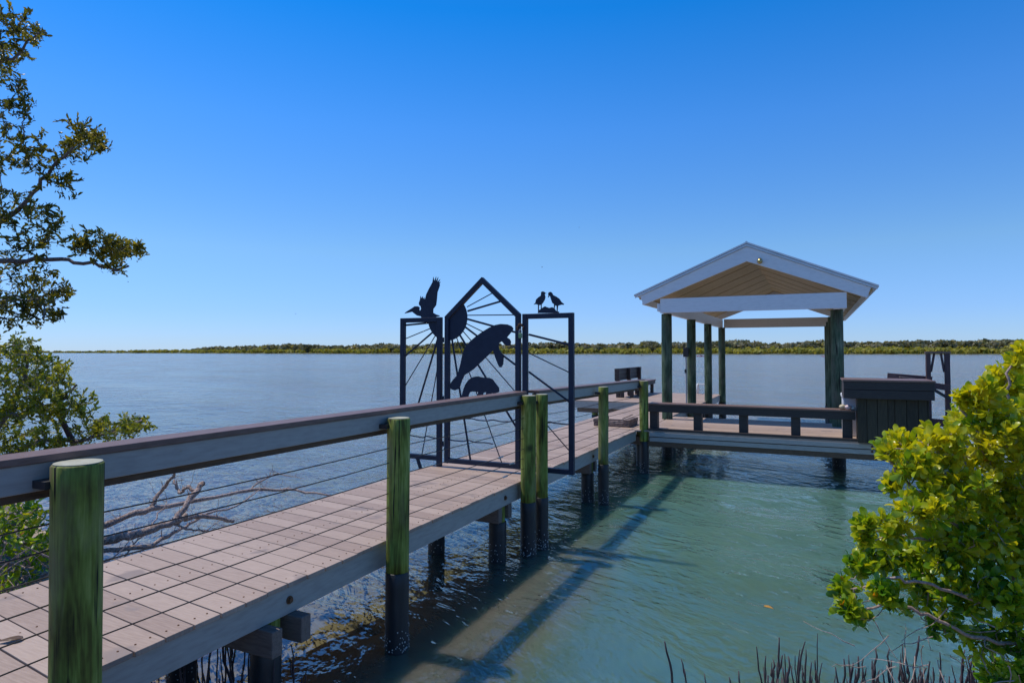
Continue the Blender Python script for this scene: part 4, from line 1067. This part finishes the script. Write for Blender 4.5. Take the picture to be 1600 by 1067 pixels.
def grow(t, limbs, clusters, rng, r0, r1, twr, bark, twigm, wig=0.02, dens=1.0, shrink=0.0):
    """limbs, then twigs that reach for points spread through the crown, each from the nearest wood"""
    mb = MB()
    nodes, dirs = [], []
    for li, L in enumerate(limbs):
        P = [np.array(p, float) for p in L]
        pts = []
        for i in range(len(P) - 1):
            p0, p3 = P[max(i - 1, 0)], P[min(i + 2, len(P) - 1)]
            for q in range(6):
                s = q / 6
                c = 0.5 * ((2 * P[i]) + (-p0 + P[i + 1]) * s + (2 * p0 - 5 * P[i] + 4 * P[i + 1] - p3) * s * s + (-p0 + 3 * P[i] - 3 * P[i + 1] + p3) * s ** 3)
                pts.append(c + rng.normal(size=3) * wig * 0.4)
        pts.append(P[-1])
        n = len(pts)
        rr = r0 if li == 0 else r0 * 0.62
        mb.tube(pts, [rr + (r1 - rr) * (i / (n - 1)) ** 0.8 for i in range(n)], 8)
        for i in range(n // 4, n):
            nodes.append(pts[i]); dirs.append(pts[min(i + 1, n - 1)] - pts[max(i - 1, 0)])
    mb.build("trunk", bark, t, smooth=True)
    base = np.array(nodes)
    T = []
    for x, y, z, r, k in clusters:
        k = k * dens
        r = max(0.03, r - shrink)
        d = rng.normal(size=(int(k), 3)); d /= np.linalg.norm(d, axis=1)[:, None]
        T.append(np.array([x, y, z]) + d * (rng.uniform(0, 1, int(k)) ** 0.45 * rng.uniform(0.85, 1.25, int(k)))[:, None] * r * np.array([1, 1, 0.95]))
    T = np.concatenate(T)
    dist = np.min(np.linalg.norm(T[:, None] - base[None], axis=2), axis=1)
    T = T[np.argsort(dist)]
    tips = []
    mb = MB()
    N = list(nodes); D = [d / (np.linalg.norm(d) + 1e-9) for d in dirs]
    for p in T:
        A = np.array(N)
        w = np.linalg.norm(A - p, axis=1)
        i = int(np.argmin(w))
        a, L = A[i], w[i]
        if L < 1e-4: continue
        m1 = a + (p - a) * 0.45 + D[i] * L * 0.22 + rng.normal(size=3) * L * 0.07 + np.array([0, 0, -0.05 * L])
        pts = [a, a + (m1 - a) * 0.5 + rng.normal(size=3) * L * 0.03, m1, m1 + (p - m1) * 0.55 + rng.normal(size=3) * L * 0.03, p]
        ra = twr * (0.8 + min(2.2, L / 0.18))
        mb.tube(pts, [ra, ra * 0.85, ra * 0.75, ra * 0.62, ra * 0.45], 5, cap=False)
        d = p - m1; d = d / (np.linalg.norm(d) + 1e-9)
        for q in pts[2:]:
            N.append(q); D.append(d)
        tips.append((p, d))
    mb.build("twigs", twigm, t)["kind"] = "stuff"
    return tips

rng = np.random.default_rng(5)
t = thing("mangrove_tree", (-10.25, 2.92, 0.4), "tall mangrove tree leaning in from the left edge high against the sky", "tree")
tips = grow(t, LTL, LT, rng, 0.055, 0.008, 0.0028, M['bark'], M['bark'], 0.03, 1.35, 0.02)
crown_mesh("crown", t, M['leaf_tree'], tips, rng, 0.056, (8, 14), 'lance', (0.3, 1.1), lambda p: 0.36 + 0.16 * (p[0] > -6.5))
t = thing("mangrove_bush", (-8.02, 3.22, 0.1), "dense dark green mangrove bush on the left shore, seen above the near handrail", "bush")
tips = grow(t, LBL, LB, rng, 0.05, 0.010, 0.0030, M['bark'], M['twig'], 0.03, 1.5)
crown_mesh("crown", t, M['leaf_low'], tips, rng, 0.056, (8, 14), 'lance', (0.3, 1.1), lambda p: 0.45)
MB().tube([(-7.35, 4.3, 0.95), (-7.33, 4.2, 1.15), (-7.42, 4.12, 1.42), (-7.45, 4.1, 1.62)], [0.035, 0.032, 0.028, 0.02], 8).build("dead_limb", M['redwood'], t, smooth=True)
t = thing("mangrove_shrub", (-7.14, 2.88, 0), "low yellow green shrub and dry twigs under the near handrail at the left edge", "bush")
tips = grow(t, LGL, LG, rng, 0.03, 0.008, 0.0030, M['drift'], M['twig'], 0.03)
crown_mesh("crown", t, M['leaf_bush'], tips, rng, 0.085, (5, 8), 'lance', (0.3, 1.3), lambda p: 0.45)
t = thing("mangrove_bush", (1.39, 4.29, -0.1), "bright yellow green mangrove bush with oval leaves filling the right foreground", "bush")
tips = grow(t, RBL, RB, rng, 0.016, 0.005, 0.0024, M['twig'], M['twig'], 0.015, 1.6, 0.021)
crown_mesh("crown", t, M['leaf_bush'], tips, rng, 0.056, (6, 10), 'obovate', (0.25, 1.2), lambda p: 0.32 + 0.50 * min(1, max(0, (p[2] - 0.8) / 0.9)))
mb = MB()
rb = random.Random(14)
for i in range(34):
    x, y, z = rb.uniform(0.15, 0.95), rb.uniform(3.3, 3.9), rb.uniform(0.45, 0.95)
    pts = [(x, y, z)]
    d = Vector((rb.uniform(-1, 0.4), rb.uniform(-.5, .5), rb.uniform(-0.9, 0.1))).normalized()
    for k in range(5):
        d = (d + Vector((rb.uniform(-.4, .4), rb.uniform(-.4, .4), rb.uniform(-.4, .4)))).normalized()
        q = Vector(pts[-1]) + d * rb.uniform(0.03, 0.08)
        pts.append(tuple(q))
    mb.tube(pts, [0.0028, 0.0025, 0.002, 0.0018, 0.0014, 0.001], 5)
mb.build("bare_twigs", M['twig'], t)["kind"] = "stuff"

# ------------------------------------------------------------------ fallen branches in the water
def fallen(label, limbs, seed, spurs):
    rgf = random.Random(seed)
    t = thing("fallen_branch", limbs[0][0][0], label, "branch", "fallen dead branches in the water left of the boardwalk")
    for i, (P, r0, r1) in enumerate(limbs):
        pts = []
        for a, b in zip(P[:-1], P[1:]):
            for q in range(5):
                s = q / 5
                pts.append(Vector(a).lerp(Vector(b), s) + Vector([rgf.gauss(0, 0.009) for _ in range(3)]))
        pts.append(Vector(P[-1]))
        n = len(pts)
        lim = MB().tube(pts, [(r0 + (r1 - r0) * k / (n - 1)) * rgf.uniform(0.88, 1.14) for k in range(n)], 9).build("limb", M['drift'], t, smooth=True)
        mb = MB()
        for k in range(spurs):
            j = rgf.randrange(n // 5, n)
            d = Vector((rgf.uniform(-.6, .6), rgf.uniform(-.3, .6), rgf.uniform(0.1, 1))).normalized()
            c = pts[j]; L = rgf.uniform(0.05, 0.22); p2 = [c]
            for s in range(3):
                d = (d + Vector([rgf.gauss(0, .3) for _ in range(3)])).normalized()
                c = c + d * L / 3; p2.append(c)
            rr = rgf.uniform(0.002, 0.0045)
            mb.tube(p2, [rr, rr * 0.9, rr * 0.7, rr * 0.4], 5)
            if rgf.random() < 0.6:
                c = p2[1]; d2 = (d + Vector([rgf.gauss(0, .7) for _ in range(3)])).normalized()
                mb.tube([c, c + d2 * L * 0.3, c + d2 * L * 0.5], [rr * 0.7, rr * 0.5, rr * 0.3], 5)
        mb.build("spur", M['drift'], lim)
fallen("longest dead branch reaching furthest out over the water behind the boardwalk planks",
       [([(-7.75, 3.95, 0.02), (-7.00, 4.32, 0.20), (-6.89, 4.73, 0.30), (-7.01, 5.28, 0.25), (-7.04, 6.42, 0.20), (-6.75, 6.75, 0.16), (-6.09, 6.99, 0.08)], 0.040, 0.012),
        ([(-6.92, 4.85, 0.28), (-6.95, 4.98, 0.45), (-6.75, 4.96, 0.62), (-6.62, 4.94, 0.74)], 0.024, 0.013),
        ([(-6.64, 4.94, 0.72), (-6.85, 4.97, 0.70), (-7.05, 4.97, 0.74)], 0.012, 0.007),
        ([(-7.03, 6.35, 0.20), (-7.15, 6.65, 0.27), (-7.1, 6.95, 0.32), (-6.75, 7.0, 0.28)], 0.013, 0.004)], 21, 16)
fallen("thick dead branch with an upright broken stub lying in the water",
       [([(-7.35, 3.55, 0.05), (-6.56, 4.05, 0.19), (-6.26, 4.25, 0.25), (-6.01, 4.49, 0.35), (-6.09, 4.66, 0.33), (-6.2, 5.0, 0.26), (-6.22, 5.40, 0.10)], 0.052, 0.020),
        ([(-6.01, 4.49, 0.33), (-6.06, 4.65, 0.47), (-6.18, 4.90, 0.60), (-6.20, 4.95, 0.63)], 0.034, 0.026),
        ([(-6.14, 4.85, 0.56), (-6.3, 4.85, 0.60), (-6.48, 4.88, 0.52), (-6.6, 4.9, 0.64)], 0.020, 0.012),
        ([(-6.03, 4.45, 0.33), (-5.95, 4.62, 0.24), (-5.88, 4.79, 0.17)], 0.013, 0.008)], 22, 9)
fallen("thin dead branch lowest in the water along the boardwalk edge",
       [([(-7.3, 3.6, 0.0), (-6.57, 4.05, 0.08), (-6.20, 4.35, 0.11), (-6.25, 4.7, 0.17), (-6.33, 4.97, 0.20), (-6.6, 5.9, 0.20), (-6.85, 6.35, 0.22)], 0.028, 0.006),
        ([(-6.3, 4.1, 0.02), (-6.5, 4.55, 0.2), (-6.65, 4.85, 0.40)], 0.010, 0.005)], 23, 12)

# ------------------------------------------------------------------ root spikes standing in the shallows
def spike_mesh(seed):
    rgs = random.Random(seed)
    mb = MB()
    x = y = 0.0; pts = []
    for k in range(7):
        pts.append((x, y, -0.12 + 1.12 * k / 6)); x += rgs.gauss(0, 0.026); y += rgs.gauss(0, 0.026)
    mb.tube(pts, [0.024, 0.024, 0.022, 0.021, 0.019, 0.017, 0.011], 7)
    if seed % 3 == 0:
        c = pts[3]
        s = rgs.choice((-1, 1))
        mb.tube([c, (c[0] + s * 0.05, c[1] + 0.02, c[2] + 0.08), (c[0] + s * 0.06, c[1] + 0.03, c[2] + 0.30)], [0.02, 0.019, 0.010], 6)
    return mb
protos = []
def root_spike(x, y, hgt, label, group, rgs):
    k = rgs.randrange(8)
    if len(protos) < 8:
        o = spike_mesh(len(protos)).build("root_spike", M['root'], None, smooth=True)
        protos.append(o)
    else:
        o = protos[k].copy()
        COL.objects.link(o)
    o.location = (x, y, 0)
    o.scale = (hgt * 1.0, hgt * 1.0, hgt)
    th = rgs.uniform(0.65, 1.45) * 0.25 / max(hgt, 0.1)
    o.scale = (hgt * th, hgt * th, hgt)
    o.rotation_euler = (rgs.gauss(0, 0.06), rgs.gauss(0, 0.06), rgs.uniform(0, 6.28))
    tag(o, label, "root", group)
rgs = random.Random(77)
for _ in range(200):
    q = rgs.random() ** 0.8
    u = 1040 + 530 * q if rgs.random() < 0.3 else 1180 + 390 * q
    k = rgs.uniform(3.52, 4.0)
    rr = k * (u - 800) / 990.0
    x, y = CF[0] * k + CR[0] * rr, CF[1] * k + CR[1] * rr
    root_spike(x, y, max(0.09, min(0.38, rgs.gauss(0.20, 0.075))), "thin dark mangrove root spike standing in the shallow water below the right bush", "root spikes along the front shallows", rgs)
for _ in range(100):
    x, y = rgs.uniform(-4.1, -2.75), rgs.uniform(2.0, 2.95)
    if x > -3.05 and y < 2.4: continue
    root_spike(x, y, max(0.15, min(0.52, rgs.gauss(0.34, 0.08))), "thin dark mangrove root spike rising from the mud beneath the boardwalk", "root spikes under the boardwalk", rgs)

sd = thing("mangrove_seedling", (-3.45, 2.98, -0.02), "tiny mangrove seedling with a single green leaf pair among roots under the boardwalk", "seedling")
MB().tube([(-3.45, 2.98, -0.05), (-3.44, 2.98, 0.10), (-3.45, 2.98, 0.19)], [0.006, 0.005, 0.004], 6).build("stem", M['twig'], sd)
crown_mesh("leaves", sd, M['leaf_bush'], [(np.array([-3.45, 2.98, 0.19]), np.array([0.1, 0, 1.0]))], rng, 0.11, (4, 4), 'obovate', (0.2, 0.9), lambda p: 0.2)

# ------------------------------------------------------------------ loose leaves
def loose_leaf(x, y, z, s, ang, m, label):
    v0, f0 = leaf_template('obovate')
    v = v0 * s
    c, s_ = math.cos(ang), math.sin(ang)
    mb = MB().add([(x + a * c - b * s_, y + a * s_ + b * c, z + 0.3 * d + 0.004) for a, b, d in v], f0)
    o = mb.build("leaf", m, None, rnd=[0.5] * len(f0), smooth=True)
    sol = o.modifiers.new("thickness", 'SOLIDIFY'); sol.thickness = 0.0012
    tag(o, label, "leaf")
loose_leaf(-0.33, 5.66, 0.001, 0.085, 1.1, M['leaf_orange'], "single small orange leaf floating on the open green water")
loose_leaf(-3.43, 1.66, DZ + 0.012, 0.10, -0.75, M['leaf_brown'], "curled brown leaf lying on the boardwalk planks by the near post")

# ------------------------------------------------------------------ kayaks, paddlers and birds far off
def kayak(x, y, ang, m, label, plabel):
    t = thing("kayak", (x, y, 0), label, "kayak", "kayaks far out on the water")
    n, seg = 13, 10
    c, s = math.cos(ang), math.sin(ang)
    T = lambda a, b, z: (x + a * c - b * s, y + a * s + b * c, z)
    vs = []
    for i in range(n):
        q = i / (n - 1) * 2 - 1
        w = 0.34 * (1 - abs(q) ** 2.2) + 0.015
        up = 0.16 * abs(q) ** 3
        for k in range(seg):
            a = 2 * math.pi * k / seg
            vs.append(T(q * 2.1, w * math.cos(a), 0.08 + up + (0.17 if math.sin(a) > 0 else 0.2) * math.sin(a) * (1 - 0.6 * abs(q) ** 3)))
    fs = [(i * seg + k, i * seg + (k + 1) % seg, (i + 1) * seg + (k + 1) % seg, (i + 1) * seg + k) for i in range(n - 1) for k in range(seg)]
    MB().add(vs, fs + [tuple(range(seg)), tuple((n - 1) * seg + k for k in range(seg))]).build("hull", m, t, smooth=True)
    MB().tube([T(-0.45, 0.2, 0.255), T(-0.2, 0.24, 0.26), T(0.3, 0.2, 0.26), T(0.45, 0, 0.265), T(0.3, -0.2, 0.26), T(-0.2, -0.24, 0.26), T(-0.45, -0.2, 0.255), T(-0.45, 0.2, 0.255)], 0.025, 6).build("cockpit_rim", M['black'], t)
    # seated paddler, one skinned body
    pt = thing("person", (x, y, 0.2), plabel, "person", "paddlers")
    J = [(-0.1, 0, 0.28), (-0.1, 0, 0.52), (-0.08, 0, 0.78), (-0.07, 0, 0.88), (-0.06, 0, 1.02),
         (-0.07, 0.2, 0.76), (0.08, 0.28, 0.56), (0.32, 0.22, 0.62), (-0.07, -0.2, 0.76), (0.08, -0.28, 0.56), (0.32, -0.22, 0.62),
         (0.35, 0.14, 0.36), (0.75, 0.1, 0.25), (0.35, -0.14, 0.36), (0.75, -0.1, 0.25)]
    E = [(0, 1), (1, 2), (2, 3), (3, 4), (2, 5), (5, 6), (6, 7), (2, 8), (8, 9), (9, 10), (0, 11), (11, 12), (0, 13), (13, 14)]
    Rd = [0.17, 0.16, 0.17, 0.06, 0.105, 0.07, 0.05, 0.04, 0.07, 0.05, 0.04, 0.08, 0.06, 0.08, 0.06]
    me = bpy.data.meshes.new("body")
    me.from_pydata([tuple(Vector(T(*p)) - Vector((x, y, 0.2))) for p in J], E, [])
    o = bpy.data.objects.new("body", me); COL.objects.link(o); o.parent = pt
    sk = o.modifiers.new("skin", 'SKIN')
    for i, v in enumerate(me.skin_vertices[0].data):
        v.radius = (Rd[i], Rd[i]); v.use_root = (i == 0)
    su = o.modifiers.new("smooth", 'SUBSURF'); su.levels = su.render_levels = 1
    me.materials.append(M['cloth'])
    MB().ball(T(-0.06, 0, 1.06), (0.105, 0.1, 0.07), 10, 6).build("hat", m, pt, smooth=True)
    pd = thing("paddle", (x, y, 0.62), "paddle held by the " + plabel, "paddle")
    MB().tube([T(0.34, -1.1, 0.9), T(0.34, 1.1, 0.36)], 0.018, 6).build("shaft", M['black'], pd)
    for sg, zz in ((-1, 0.96), (1, 0.30)):
        MB().ball(T(0.34, sg * 1.25, zz), (0.03, 0.2, 0.09), 8, 6).build("blade", m, pd)
kayak(-81.4, 327.0, 0.3, M['yellow'], "pale kayak far out, leftmost of the three, left of the boathouse post", "person in the pale kayak left of the boathouse front post")
kayak(-45.3, 288.8, 0.5, M['red'], "red kayak far out, seen between the left boathouse posts", "person in the red kayak between the left boathouse posts")
kayak(4.6, 300.0, 0.2, M['red'], "red kayak far out, just left of the right boathouse post", "person in the red kayak left of the right boathouse post")

def gull(p, span, ang, bank, label):
    x, y, z = p
    mb = MB()
    c, s = math.cos(ang), math.sin(ang)
    T = lambda a, b, h: (x + a * c - b * s, y + a * s + b * c, z + h)
    body = [T(0.24 * span, 0, 0), T(0.15 * span, 0, 0.02 * span), T(0, 0, 0), T(-0.2 * span, 0, -0.01 * span), T(-0.3 * span, 0, 0)]
    mb.tube(body, [0.008 * span, 0.035 * span, 0.05 * span, 0.03 * span, 0.01 * span], 8)
    for sg in (-1, 1):
        h = 0.16 * span
        vs = [T(0.09 * span, sg * 0.03 * span, 0.02), T(-0.08 * span, sg * 0.03 * span, 0.02), T(0.10 * span, sg * 0.25 * span, h + bank * sg), T(-0.05 * span, sg * 0.25 * span, h + bank * sg), T(0.0, sg * 0.5 * span, h * 0.75 + bank * sg * 1.6), T(-0.06 * span, sg * 0.48 * span, h * 0.72 + bank * sg * 1.6)]
        vs2 = [(a, b, d + 0.02 * span) for a, b, d in vs]
        mb.add(vs + vs2, [(0, 1, 3, 2), (2, 3, 5, 4), (6, 8, 9, 7), (8, 10, 11, 9), (0, 2, 8, 6), (2, 4, 10, 8), (4, 5, 11, 10), (5, 3, 9, 11), (3, 1, 7, 9)])
    o = mb.build("bird", M['bird'])
    tag(o, label, "bird", "gulls in the sky")
gull((-84.9, 202.3, 31.4), 1.1, 0.6, 0.12, "small gull flying above the pair of cut-out shore birds on the gate")
gull((-86.4, 245.2, 53.0), 0.9, 2.4, -0.1, "tiny gull highest in the open sky left of the boathouse ridge")
gull((-234.3, 153.4, 28.5), 1.1, 1.2, 0.1, "tiny gull low in the sky just right of the left tree branches")
gull((-191.9, 196.1, 17.6), 1.0, 2.9, 0.1, "tiny gull low in the sky left of the pelican cut-out")

# ------------------------------------------------------------------ dry brush on the left bank
t = thing("dry_brush", (-6.4, 3.1, 0.1), "tangle of brown dry twigs on the bank below the left bush", "brush")
rb = random.Random(31)
for i in range(9):
    mb = MB()
    for j in range(9):
        x, y = rb.uniform(-7.3, -5.4), rb.uniform(2.6, 3.6)
        z = float(ground_z(np.array(x), np.array(y))) + rb.uniform(0.0, 0.25)
        d = Vector((rb.uniform(-1, 1), rb.uniform(-.6, .8), rb.uniform(-0.15, 0.4))).normalized()
        pts = [(x, y, z)]
        for k in range(5):
            d = (d + Vector((rb.gauss(0, .22), rb.gauss(0, .22), rb.gauss(0, .15)))).normalized()
            pts.append(tuple(Vector(pts[-1]) + d * rb.uniform(0.06, 0.16)))
        r = rb.uniform(0.004, 0.013)
        mb.tube(pts, [r, r * 0.9, r * 0.8, r * 0.7, r * 0.5, r * 0.3], 6)
    o = mb.build("twigs", M['drift'] if i % 2 else M['twig'], t)
    o["kind"] = "stuff"
